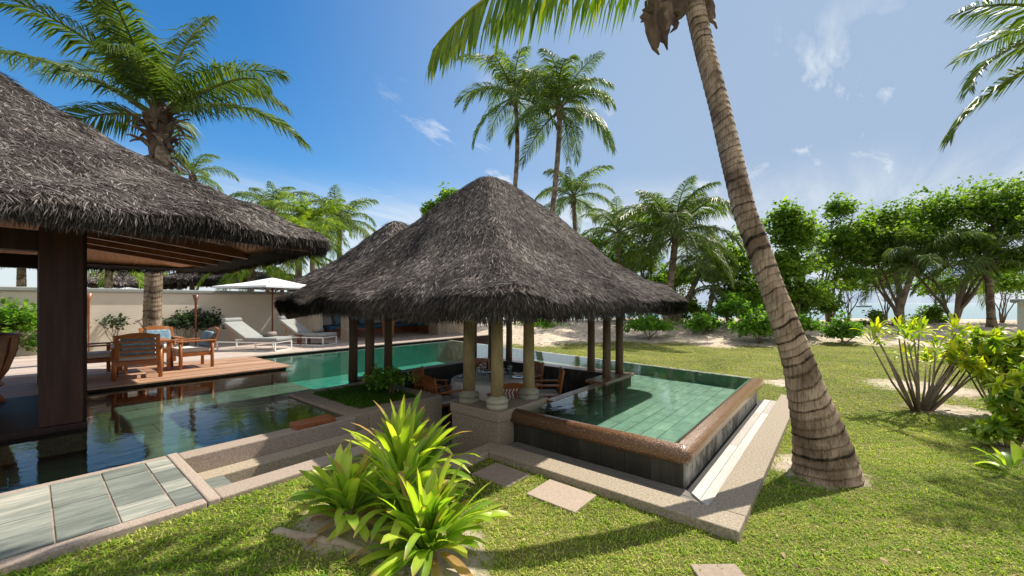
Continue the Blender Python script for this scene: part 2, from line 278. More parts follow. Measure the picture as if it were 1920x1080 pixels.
def glass_mat():
    m, t = newmat('clear_glass'); n = t.nodes; l = t.links
    tr = n.new('ShaderNodeBsdfTransparent'); tr.inputs[0].default_value = (.93,.95,.96,1); g = n.new('ShaderNodeBsdfGlossy'); g.inputs['Roughness'].default_value = .03
    lw = n.new('ShaderNodeLayerWeight'); lw.inputs[0].default_value = .35; mx_ = n.new('ShaderNodeMixShader'); l.new(lw.outputs['Facing'], mx_.inputs[0]); l.new(tr.outputs[0], mx_.inputs[1]); l.new(g.outputs[0], mx_.inputs[2])
    o = n.new('ShaderNodeOutputMaterial'); l.new(mx_.outputs[0], o.inputs[0]); return m
m_glass = glass_mat()
def water_mat(name, tint, scale, strength, dist, rough=0.0, ior=1.33, body=None):
    m, t = newmat(name); n = t.nodes; l = t.links
    tcn = n.new('ShaderNodeTexCoord'); mp = n.new('ShaderNodeMapping'); mp.inputs['Scale'].default_value = (1, 1.6, 1); mp.inputs['Rotation'].default_value = (0, 0, .5); l.new(tcn.outputs['Object'], mp.inputs[0])
    no = n.new('ShaderNodeTexNoise'); no.inputs['Scale'].default_value = scale; no.inputs['Detail'].default_value = 3.5; no.inputs['Distortion'].default_value = .4; l.new(mp.outputs[0], no.inputs[0])
    b = n.new('ShaderNodeBump'); b.inputs['Strength'].default_value = strength; b.inputs['Distance'].default_value = dist; l.new(no.outputs[0], b.inputs['Height'])
    fr = n.new('ShaderNodeFresnel'); fr.inputs[0].default_value = ior; l.new(b.outputs[0], fr.inputs['Normal'])
    g = n.new('ShaderNodeBsdfGlossy'); g.inputs['Roughness'].default_value = rough; l.new(b.outputs[0], g.inputs['Normal'])
    if body is None:
        tr = n.new('ShaderNodeBsdfTransparent'); tr.inputs[0].default_value = (*tint, 1)
    else:
        tr = n.new('ShaderNodeBsdfDiffuse'); tr.inputs[0].default_value = (*body, 1)
    mx_ = n.new('ShaderNodeMixShader'); l.new(fr.outputs[0], mx_.inputs[0]); l.new(tr.outputs[0], mx_.inputs[1]); l.new(g.outputs[0], mx_.inputs[2])
    o = n.new('ShaderNodeOutputMaterial'); l.new(mx_.outputs[0], o.inputs[0]); return m
m_water = water_mat('pool_water', (.86,.96,.92), 5, .35, .006, ior=1.42)
m_sea = water_mat('sea_water', (1,1,1), .9, .9, .25, rough=.15, body=(.10,.26,.28))
def trunk_mat(name, light, mid, dark, freq):
    m, t = newmat(name); n = t.nodes; l = t.links
    tcn = n.new('ShaderNodeTexCoord'); no = n.new('ShaderNodeTexNoise'); no.inputs['Scale'].default_value = 7; no.inputs['Detail'].default_value = 8; no.inputs['Roughness'].default_value = .7; l.new(tcn.outputs['Object'], no.inputs[0])
    nf = n.new('ShaderNodeTexNoise'); nf.inputs['Scale'].default_value = 2.2; nf.inputs['Detail'].default_value = 4; l.new(tcn.outputs['Object'], nf.inputs[0])
    a = n.new('ShaderNodeAttribute'); a.attribute_name = 'tip'           # ring phase, 0..1 across each leaf scar
    ns = n.new('ShaderNodeMath'); ns.operation = 'MULTIPLY_ADD'; l.new(no.outputs[0], ns.inputs[0]); ns.inputs[1].default_value = 1.15; l.new(a.outputs['Fac'], ns.inputs[2])
    r = ramp(t, [(.0, dark), (.34, dark), (.62, mid), (1.0, light)]); l.new(ns.outputs[0], r.inputs[0])
    r2 = ramp(t, [(.40, (.30,.27,.25)), (.56, (1,1,1))]); l.new(nf.outputs[0], r2.inputs[0])
    mu = n.new('ShaderNodeMixRGB'); mu.blend_type = 'MULTIPLY'; mu.inputs[0].default_value = .8; l.new(r.outputs[0], mu.inputs[1]); l.new(r2.outputs[0], mu.inputs[2])
    mp = n.new('ShaderNodeMapping'); mp.inputs['Scale'].default_value = (45, 45, 4); l.new(tcn.outputs['Object'], mp.inputs[0]); nb = n.new('ShaderNodeTexNoise'); nb.inputs['Scale'].default_value = 1; nb.inputs['Detail'].default_value = 4; l.new(mp.outputs[0], nb.inputs[0])
    b = n.new('ShaderNodeBump'); b.inputs['Strength'].default_value = 1; b.inputs['Distance'].default_value = .018; l.new(nb.outputs[0], b.inputs['Height'])
    r3 = ramp(t, [(.36, (.42,.40,.38)), (.50, (.95,.95,.95)), (.66, (1.0,1.0,1.0))]); l.new(nb.outputs[0], r3.inputs[0])
    mu2 = n.new('ShaderNodeMixRGB'); mu2.blend_type = 'MULTIPLY'; mu2.inputs[0].default_value = .75; l.new(mu.outputs[0], mu2.inputs[1]); l.new(r3.outputs[0], mu2.inputs[2]); mu = mu2
    p = n.new('ShaderNodeBsdfPrincipled'); l.new(mu.outputs[0], p.inputs['Base Color']); p.inputs['Roughness'].default_value = .85; p.inputs['Specular IOR Level'].default_value = .2; l.new(b.outputs[0], p.inputs['Normal'])
    o = n.new('ShaderNodeOutputMaterial'); l.new(p.outputs[0], o.inputs[0]); return m
m_trunk = trunk_mat('palm_trunk', (.46,.345,.245), (.28,.20,.14), (.045,.03,.021), 1)
m_trunkfar = trunk_mat('palm_trunk_far', (.32,.25,.18), (.21,.155,.11), (.08,.058,.04), 1)
def ground_mat():
    m, t = newmat('lawn_and_sand'); n = t.nodes; l = t.links
    tcn = n.new('ShaderNodeTexCoord')
    def noise(s, d=6, ro=.65):
        x = n.new('ShaderNodeTexNoise'); x.inputs['Scale'].default_value = s; x.inputs['Detail'].default_value = d; x.inputs['Roughness'].default_value = ro; l.new(tcn.outputs['Object'], x.inputs[0]); return x
    nb = noise(.8, 8); nf = noise(28, 6); nm = noise(4, 6)
    g = ramp(t, [(.25,(.035,.045,.012)),(.42,(.085,.095,.025)),(.58,(.18,.17,.055)),(.72,(.34,.29,.15))])
    a1 = n.new('ShaderNodeMath'); a1.operation = 'MULTIPLY_ADD'; l.new(nf.outputs[0], a1.inputs[0]); a1.inputs[1].default_value = .5
    a2 = n.new('ShaderNodeMath'); a2.operation = 'MULTIPLY'; l.new(nb.outputs[0], a2.inputs[0]); a2.inputs[1].default_value = .5; l.new(a2.outputs[0], a1.inputs[2]); l.new(a1.outputs[0], g.inputs[0])
    s = ramp(t, [(.3,(.28,.225,.17)),(.5,(.47,.40,.32)),(.7,(.64,.56,.47))]); l.new(nm.outputs[0], s.inputs[0])
    at = n.new('ShaderNodeAttribute'); at.attribute_name = 'tip'          # 1 = turf, 0 = sand
    mm = n.new('ShaderNodeMath'); mm.operation = 'ADD'; l.new(at.outputs['Fac'], mm.inputs[0]); l.new(nm.outputs[0], mm.inputs[1])
    mr = n.new('ShaderNodeMapRange'); mr.inputs[1].default_value = .92; mr.inputs[2].default_value = 1.10; l.new(mm.outputs[0], mr.inputs[0])
    mix = n.new('ShaderNodeMixRGB'); l.new(mr.outputs[0], mix.inputs[0]); l.new(s.outputs[0], mix.inputs[1]); l.new(g.outputs[0], mix.inputs[2])
    p = n.new('ShaderNodeBsdfPrincipled'); l.new(mix.outputs[0], p.inputs['Base Color']); p.inputs['Roughness'].default_value = .95; p.inputs['Specular IOR Level'].default_value = .1
    b = n.new('ShaderNodeBump'); b.inputs['Strength'].default_value = .8; b.inputs['Distance'].default_value = .04; l.new(nf.outputs[0], b.inputs['Height']); l.new(b.outputs[0], p.inputs['Normal'])
    o = n.new('ShaderNodeOutputMaterial'); l.new(p.outputs[0], o.inputs[0]); return m
m_ground = ground_mat()

# ---------------------------------------------------------------- terrain, sea
WL = .462                     # water level
def Xe(Y): return 9.35+.15*(Y-1.3)            # far rim of the pool
def inhard(X, Y):
    a = (X < 3.05) & (Y > 3.92) & (Y < 10.4) & (X > -12)
    b = (X > 2.9) & (X < 4.25) & (Y > 3.6) & (Y < 12.95)
    c = (X > 4.2) & (X < Xe(Y)) & (Y > 1.1) & (Y < 12.95)
    return a | b | c
def vnoise(X, Y, s, seed=0):
    return (np.sin(X*s+1.3*seed)*np.cos(Y*s*1.13+seed)+.5*np.sin(X*s*2.3+Y*s*1.7+seed*2)+.25*np.cos(X*s*4.1-Y*s*3.7+seed))/1.75
def gh(X, Y):
    u = X*.772+Y*.636
    h = .43*(1-sms((X-.8-.9*sms((Y-1.6)/1.8))/1.6))*sms((Y+1.5)/4.5)
    h = np.where((Y > 9.9) & (X < 6), .33, h)
    h = h + .75*sms((u-17.5)/8) + .12*vnoise(X, Y, .5)*sms((u-16)/5) - 4*sms((u-31)/16)*(np.where(X > 12, 1, 0)+0*X) 
    return h+.012*vnoise(X, Y, 2.1, 1)
def turf(X, Y):
    u = X*.772+Y*.636
    m = 1-sms((u-17.2+1.2*vnoise(X, Y, .45, 2))/2.6)
    for cx, cy, r in ((10.9,-1.6,.75),(1.9,2.35,.62),(1.45,2.8,.35),(6.0,.25,.62),(8.2,-2.2,.8),(13.5,-1.5,1.3),(12,1.0,.7)):
        m = m*(1-.85*np.exp(-((X-cx)**2+(Y-cy)**2)/r**2))
    return m
gx = np.unique(np.round(np.concatenate([np.arange(-60,-4,4), np.arange(-4,12,.1), np.arange(12,36,.4), np.arange(36,140,6)]), 3))
gy = np.unique(np.round(np.concatenate([np.arange(-120,-10,6), np.arange(-10,14,.1), np.arange(14,40,.5), np.arange(40,140,6)]), 3))
GX, GY = np.meshgrid(gx, gy, indexing='ij'); hm = inhard(GX, GY); GZ = np.where(hm, -1.2, gh(GX, GY))
ni, nj = GX.shape; idx = np.arange(ni*nj).reshape(ni, nj)
F = np.stack([idx[:-1,:-1], idx[1:,:-1], idx[1:,1:], idx[:-1,1:]], -1).reshape(-1, 4)
tag(fast('ground', np.stack([GX, GY, GZ], -1), F, m_ground, tip=turf(GX, GY).ravel(), smooth=True), kind='structure')
m = MB(); m.add([(-3000,-4000,-.75),(9000,-4000,-.75),(9000,9000,-.75),(-3000,9000,-.75)], [(0,1,2,3)]); tag(m.build('sea', m_sea), kind='structure')

# ---------------------------------------------------------------- grass blades
def infoot(X, Y):
    k = inhard(X, Y) | ((X < 3.05) & (Y > 3.74)) | ((X > 3.772) & (X < Xe(Y)+.18) & (Y > .652) & (Y < 12.7)) | ((X > 2.8) & (X < 4.2) & (Y > 3.48))
    for (cx, cy, hx, hy) in STONES: k |= ((abs(X-cx) < hx-.012) & (abs(Y-cy) < hy-.012)) if hx else (np.hypot(X-cx, Y-cy) < .2)
    return k
STONES = [(3.49,3.04,.21,.27),(3.49,2.22,.22,.29),(3.12,.59,.0,.0)]
def grass(n, u0, u1, hmin, hmax, wd, pw):
    q = rng.random(n); u = (u0**pw+q*(u1**pw-u0**pw))**(1/pw); la = (rng.random(n)*2-1)*1.33*u
    X = la*math.sin(HEAD)+u*math.cos(HEAD); Y = -la*math.cos(HEAD)+u*math.sin(HEAD)
    tf = turf(X, Y)+.22*vnoise(X, Y, 5, 4)+.25*vnoise(X, Y, 1.3, 7)-.02
    k = ~infoot(X, Y) & (rng.random(n) < np.clip((tf-.25)*2, 0, 1)) & ~((X < 5.0) & (Y > 12.5)) & ~((Y > 9.8) & (X < 14)); X = X[k]; Y = Y[k]; n = len(X)
    a = rng.random(n)*6.283; tilt = rng.random(n)*.9+.1
    d = np.stack([np.cos(a)*tilt, np.sin(a)*tilt, np.ones(n)], 1); sd_ = np.stack([-np.sin(a), np.cos(a), np.zeros(n)], 1)
    sc = .8+.5*(rng.random(n))
    tuft = np.clip(.5+.55*vnoise(X, Y, 17, 6)+.35*vnoise(X, Y, 41, 9), 0, 1)
    V, F = blades(np.stack([X, Y, gh(X, Y)-.004], 1), d, sd_, (.35+.9*tuft)*(hmin+(hmax-hmin)*rng.random(n)**1.5), wd*sc, .8)
    pn = vnoise(X, Y, .9, 3)*.16+vnoise(X, Y, 3.3, 5)*.16+(tuft-.5)*-.22; r = np.clip(rng.random(n)*.75+.17+pn, 0, 1)
    return (V, F), np.repeat(r, 5)
g1, r1 = grass(270000, 1.5, 7, .022, .070, .0075, 1.5); g2, r2 = grass(150000, 7, 21, .03, .075, .02, 1.3)
V, F = merge([g1, g2]); tag(fast('grass', V, F, g_grass, rnd=np.concatenate([r1, r2])), 'short sunlit turf of fine green and straw blades covering the lawn', 'grass', kind='stuff')

def litter(n, u0, u1, sz, onsand):
    u = u0+(u1-u0)*rng.random(n)**1.2; la = (rng.random(n)*2-1)*1.33*u; X = la*math.sin(HEAD)+u*math.cos(HEAD); Y = -la*math.cos(HEAD)+u*math.sin(HEAD)
    k = ~infoot(X, Y) & ~((X < 5.0) & (Y > 12.5)) & ~((Y > 9.8) & (X < 14)) & ((turf(X, Y) < .5) if onsand else (vnoise(X, Y, 1.1, 8) > -.1)); X = X[k]; Y = Y[k]; n = len(X); a = rng.random(n)*6.283
    d = np.stack([np.cos(a), np.sin(a), .5*rng.random(n)], 1); sd_ = np.stack([-np.sin(a), np.cos(a), rng.normal(0,.4,n)], 1)
    return blades(np.stack([X, Y, gh(X, Y)+(.005 if onsand else .022)], 1), d, sd_, sz*(.5+rng.random(n)), sz*.38*(.5+rng.random(n)), .8)
V, F = merge([litter(900, 1.8, 14, .05, False), litter(2600, 14, 27, .16, True)]); tag(fast('leaf_litter', V, F, MAT('dry_leaves', [(0,(.09,.05,.03)),(.5,(.24,.15,.08)),(1,(.46,.34,.20))], 3, rough=.8, bump=0), rnd=np.repeat(rng.random(len(V)//5), 5)), 'small dry brown leaves and twigs scattered over lawn and sand', 'leaf litter', kind='stuff')
gt, rt = grass(60000, 1.6, 12, .05, .11, .007, 1.5); kk = (vnoise(gt[0][::5,0], gt[0][::5,1], 2.3, 11) > .55) ; kk5 = np.repeat(kk, 5); nn = int(kk.sum()); i5 = np.arange(nn)[:, None]*5
tag(fast('grass_tufts', gt[0][kk5], [i5+np.array([[0,1,2,3]]), i5+np.array([[3,2,4]])], g_grass, rnd=rt[kk5]*.55), 'taller green tufts standing out of the turf', 'grass', kind='stuff')

# ---------------------------------------------------------------- stepping stones, walkway, kerbs
for i, (cx, cy, hx, hy) in enumerate(STONES):
    m = MB()
    if hx: m.box(cx-hx, cx+hx, cy-hy, cy+hy, gh(cx, cy)-.06, gh(cx, cy)+.02)
    else: m.bar((cx+.19,cy+.16,gh(cx,cy)-.02), (cx-.19,cy-.16,gh(cx,cy)-.02), .35, .08)
    o = m.build('stepping_stone', m_step, bevel=.008)
    tag(o, ['square stepping stone in the lawn closest to the stone pedestal of the pavilion','square stepping stone in the lawn between two others, beside the long kerb','square stepping stone cut by the bottom edge of the photo'][i], 'stepping stone', 'stepping stones in the lawn')
wk = empty('stone_walkway', (-1,4.4,.3), 'walkway of grey green slate tiles with pinkish terrazzo edging beside the pond', 'walkway')
m = MB(); m.box(-7,.868,3.74,3.84,.1,.475); m.box(-7,.868,5.12,5.2,-.5,.475); m.box(-7,.868,3.84,5.12,.1,.470); m.build('edging', m_pinkgran, wk, bevel=.01)
m = MB(); xs = [.73,.70-.02]; x = .865; wds = [.175,.29,.30,.30,.42,.42,.42,.42,.42,.42,.42,.42,.42]
for k, wd in enumerate(wds):
    y = 3.845; n = [4,4,4,3][k % 4]
    cuts = np.sort(np.concatenate([[3.845], 3.845+np.cumsum([1.27/4*(1+(random.random()-.5)*.4) for _ in range(3)]), [5.115]]))
    for a, b in zip(cuts[:-1], cuts[1:]): m.box(x-wd+.012, x, a+.005, b-.005, .44, .477+random.random()*.004)
    x -= wd
m.build('slate_tiles', m_slate, wk, bevel=.003)
# channel of long steps between walkway and pit
ch = empty('sunken_steps', (1.9,4.5,-.3), 'sunken channel of long terrazzo steps between pond kerb and lawn kerb', 'steps')
m = MB(); m.box(.872,.955,3.74,5.2,-.6,.483); m.box(.955,2.95,3.74,3.97,-.6,.479); m.box(.955,2.76,4.96,5.18,-.6,.479); m.build('kerb', m_pinkgran, ch, bevel=.012)
m = MB(); m.box(.956,3.0,4.72,4.958,-.6,.30); m.box(1.225,3.0,4.48,4.718,-.6,.13); m.build('tread', m_granite, ch, bevel=.012)
m = MB(); m.box(.956,1.22,3.972,4.718,-.6,.297); m.build('slate_block', m_slate, ch, bevel=.006)
m = MB(); m.box(1.225,3.0,3.972,4.478,-.6,-.02); m.build('channel_floor', m_pondfloor, ch)
m = MB(); m.add([(1.226,3.973,.03),(2.6,3.973,.03),(2.6,4.477,.03),(1.226,4.477,.03)], [(0,1,2,3)]); tag(m.build('channel_water', m_water), kind='structure')
# pit floor with descending slabs
m = MB()
for (x0,x1,z) in ((2.96,3.25,.02),(3.27,3.6,-.14),(3.62,4.0,-.24)): m.box(x0,x1,3.74,5.05,-.7,z)
x = 4.02
while x < 7.95:
    y = 3.5
    while y < 7.3: m.box(x, min(x+.6,7.95)-.012, y, min(y+.9,7.35)-.012, -.6, -.302+random.random()*.004); y += .9
    x += .6
pf = m.build('pit_floor', m_granite); tag(pf, kind='structure')
m = MB(); m.box(2.96,8.0,3.5,7.4,-.7,-.33,.1); tag(m.build('pit_bed', m_boardgap), kind='structure')
m = MB(); m.box(2.96,4.075,3.5,3.735,-.6,.075); m.box(2.955,3.0,3.735,3.96,-.6,.3)
tag(m.build('low_kerb', m_granite, bevel=.01), 'low terrazzo kerb between the lawn and the paved way into the pavilion', 'kerb')

# ---------------------------------------------------------------- raised pool
pool = empty('infinity_pool', (4.4,1.28,0), 'raised infinity pool with dark slate walls and copper pebble rim', 'pool')
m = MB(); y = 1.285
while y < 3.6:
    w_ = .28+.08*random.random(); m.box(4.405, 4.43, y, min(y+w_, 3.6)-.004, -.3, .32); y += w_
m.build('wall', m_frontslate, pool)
m = MB(); x = 4.41
while x < 9.35:
    w_ = .26+.1*random.random(); m.box(x, min(x+w_, 9.35)-.004, 1.285, 1.31, -.3, .32, .75+.5*random.random()); x += w_  # slate tones shifted paler for grazing sun, along with mineral stains
o = m.build('wall', m_wallslate, pool); o['label'] = 'slate wall coloured paler as if sunlit, streaked with mineral stains'
m = MB(); m.box(4.432,4.55,1.312,3.6,-.5,.44); m.box(4.55,9.35,1.312,1.42,-.5,.44); m.build('wall_core', m_wallslate, pool)
prof = [(-.13,.42),(-.12,.461),(-.05,.488),(.0,.481),(.045,.455),(.068,.415),(.072,.35),(.055,.31),(.02,.295),(-.02,.295)]
def sweep(mb, path, prof, r=.5):   # path of (point, outward xy dir scaled for mitre)
    vs = []; n = len(prof)
    for (p, o_) in path:
        for (a, z) in prof: vs.append((p[0]+o_[0]*a, p[1]+o_[1]*a, z))
    fs = [(i*n+k, (i+1)*n+k, (i+1)*n+k+1, i*n+k+1) for i in range(len(path)-1) for k in range(n-1)]
    fs += [tuple(range(n)), tuple(reversed([(len(path)-1)*n+k for k in range(n)]))]
    mb.add(vs, fs, r)
m = MB(); path = [((4.40,3.62),(-1,0))]
for k in range(7):
    a = k/6*math.pi/2; path.append(((4.46,1.34), (-math.cos(a), -math.sin(a))))
path = [((4.40,3.62),(-1,0))]+[((4.40+.05*(1-math.cos(k/6*math.pi/2)),1.27+.05*(1-math.sin(k/6*math.pi/2))), (-math.cos(k/6*math.pi/2),-math.sin(k/6*math.pi/2))) for k in range(7)]+[((9.42,1.27),(0,-1))]
sweep(m, path, prof); o = m.build('coping', m_copper, pool, smooth=True)
m = MB(); m.add([(Xe(1.3)-.0,1.3,-.5),(Xe(1.3)+.16,1.3,-.5),(Xe(12.6)+.16,12.6,-.5),(Xe(12.6),12.6,-.5),(Xe(1.3),1.3,.453),(Xe(1.3)+.16,1.3,.453),(Xe(12.6)+.16,12.6,.453),(Xe(12.6),12.6,.453)], MB.BF); m.build('far_rim', m_wallslate, pool, bevel=.01)
# floors (structure)
def tiles(m, x0, x1, y0, y1, z, tx=.45, ty=.22):
    y = y0; row = 0
    while y < y1-1e-3:
        x = x0-(row % 3)*tx*.33
        while x < x1-1e-3:
            a, b = max(x, x0), min(x+tx, x1)
            if b-a > .02: m.add([(a+.004,y+.004,z),(b-.004,y+.004,z),(b-.004,min(y+ty,y1)-.004,z),(a+.004,min(y+ty,y1)-.004,z)], [(0,1,2,3)])
            x += tx
        y += ty; row += 1
m = MB(); tiles(m, 4.55, 8.2, 1.42, 3.45, .22); tiles(m, 8.2, 9.35, 1.42, 7.6, .222); tiles(m, 9.35, 10.2, 3.5, 7.6, .222); m.box(4.5,9.3,1.415,1.43,.1,.45,.5); m.add([(Xe(1.42)-.02,1.42,.1),(Xe(7.6)-.02,7.6,.1),(Xe(7.6)-.02,7.6,.45),(Xe(1.42)-.02,1.42,.45)], [(0,1,2,3)], .5)
tag(m.build('pool_floor', m_poolfloor), kind='structure')
m = MB(); m.box(4.5,10.2,1.4,3.45,-.6,.212,.2); m.box(8.2,10.3,3.45,7.6,-.6,.214,.2); tag(m.build('pool_grout', m_deepfloor), kind='structure')
m = MB(); tiles(m, 3.9, 11.2, 7.6, 12.5, -.35, .6, .6); tag(m.build('swimming_lane_floor', m_deepfloor), kind='structure')
m = MB(); m.box(3.9,11.3,12.52,12.58,-.4,.40,.5); m.box(3.85,3.9,10.0,12.6,-.4,.40,.5); tag(m.build('pool_lining', m_deepfloor), kind='structure')
m = MB(); tiles(m, -8, 3.9, 5.18, 9.95, .14, 1.2, .6); tag(m.build('pond_floor', m_pondfloor), kind='structure')
m = MB(); m.box(-8,3.9,5.15,10.2,-.7,.134,.1); m.box(3.9,11.4,7.6,12.7,-.8,-.357,.1); tag(m.build('pond_bed', m_pondfloor), kind='structure')
m = MB()
for (x0,x1,y0,y1) in ((-8,2.72,5.17,7.2),(-8,2.72,7.2,9.98),(2.72,3.9,7.05,9.98),(3.9,4.0,7.56,9.98),(4.0,8.2,7.56,12.52),(4.50,8.2,1.36,3.44)):
    m.add([(x0,y0,WL),(x1,y0,WL),(x1,y1,WL),(x0,y1,WL)], [(0,1,2,3)])
m.add([(3.9,9.98,WL),(4.0,9.98,WL),(4.0,12.52,WL),(3.9,12.52,WL)], [(0,1,2,3)])
m.add([(8.2,1.36,WL),(Xe(1.36)+.05,1.36,WL),(Xe(12.52)+.05,12.52,WL),(8.2,12.52,WL)], [(0,1,2,3)])
tag(m.build('pool_water', m_water), kind='structure')
# deck drain boards and kerb round the raised pool
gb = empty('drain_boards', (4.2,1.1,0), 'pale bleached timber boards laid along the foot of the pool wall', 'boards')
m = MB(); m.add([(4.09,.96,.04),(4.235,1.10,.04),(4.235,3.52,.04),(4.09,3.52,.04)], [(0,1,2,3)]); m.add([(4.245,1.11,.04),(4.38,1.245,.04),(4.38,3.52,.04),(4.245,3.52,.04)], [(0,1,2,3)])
fb = m.build('board', MAT('shade_toned_boards', [(0,(.05,.045,.04)),(.5,(.10,.092,.082)),(1,(.19,.178,.16))], 5, (12,1,1), rough=.8, bump=.3, bscale=30), gb); fb['label'] = 'weathered boards coloured darker for the shadow of the pool wall'; md = fb.modifiers.new('s', 'SOLIDIFY'); md.thickness = .05; md.offset = -1  # shadow of the pool wall is put into this board colour
m = MB()
for x0, x1 in ((0,2.0),(2.0,4.1),(4.1,5.3)):
    for k, (a, b) in enumerate(((.962,1.062),(1.068,1.168))):
        s0 = 4.09+(a-.955) if x0 == 0 else 4.09+x0+.004; s1 = 4.09+(b-.955) if x0 == 0 else s0
        m.add([(s0,a,.062),(4.09+x1,a,.062),(4.09+x1,b,.062),(s1,b,.062)], [(0,1,2,3)])
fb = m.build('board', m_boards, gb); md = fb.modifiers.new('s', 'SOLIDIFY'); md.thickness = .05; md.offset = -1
m = MB(); m.box(4.09,4.405,.96,3.55,-.3,.0); m.box(4.09,9.6,.96,1.285,-.3,.0); m.build('drain_slot', m_boardgap, gb)
m = MB(); m.box(3.77,4.085,.65,3.5,-.2,.09); m.box(4.085,10.0,.65,.955,-.2,.09); tag(m.build('pool_kerb', m_granite, bevel=.012), 'long sandy terrazzo kerb framing the timber boards around the raised pool', 'kerb')

# ---------------------------------------------------------------- pit walls (masonry), planter
m = MB(); m.box(5.2,8.2,3.45,3.60,-.6,.44); m.box(6.95,8.2,3.60,3.8,-.6,.438); m.box(7.86,8.2,3.8,7.56,-.6,.47); m.box(4.05,7.86,7.3,7.56,-.6,.47); m.box(3.9,5.0,7.05,7.3,-.6,.472)
tag(m.build('sunken_dining_wall', m_wallslate, bevel=.01), 'dark slate retaining wall around the sunken dining floor inside the pool', 'retaining wall')
m = MB(); m.box(5.2,6.9,3.44,3.61,.442,.468); m.box(6.9,8.24,3.40,3.84,.442,.5); m.box(7.84,8.24,3.84,7.58,.472,.499); m.box(4.05,7.84,7.34,7.58,.472,.498)
tag(m.build('retaining_wall_cap', m_copper, bevel=.01), 'reddish pebble capping on the wall around the sunken dining floor', 'wall capping')
pl = empty('stone_planter', (3.4,6,-.3), 'terrazzo planter box of low green plants between pond and pavilion', 'planter')
m = MB(); m.box(2.72,2.98,5.0,7.05,-.6,.50); m.box(2.98,4.28,5.0,5.25,-.6,.50); m.box(4.05,4.28,5.25,7.05,-.6,.50); m.box(2.98,4.05,6.85,7.05,-.6,.50)
m.build('box', m_granite, pl, bevel=.015)
m = MB(); m.box(2.98,4.05,5.25,6.85,-.3,.48); m.build('soil', m_soil, pl)

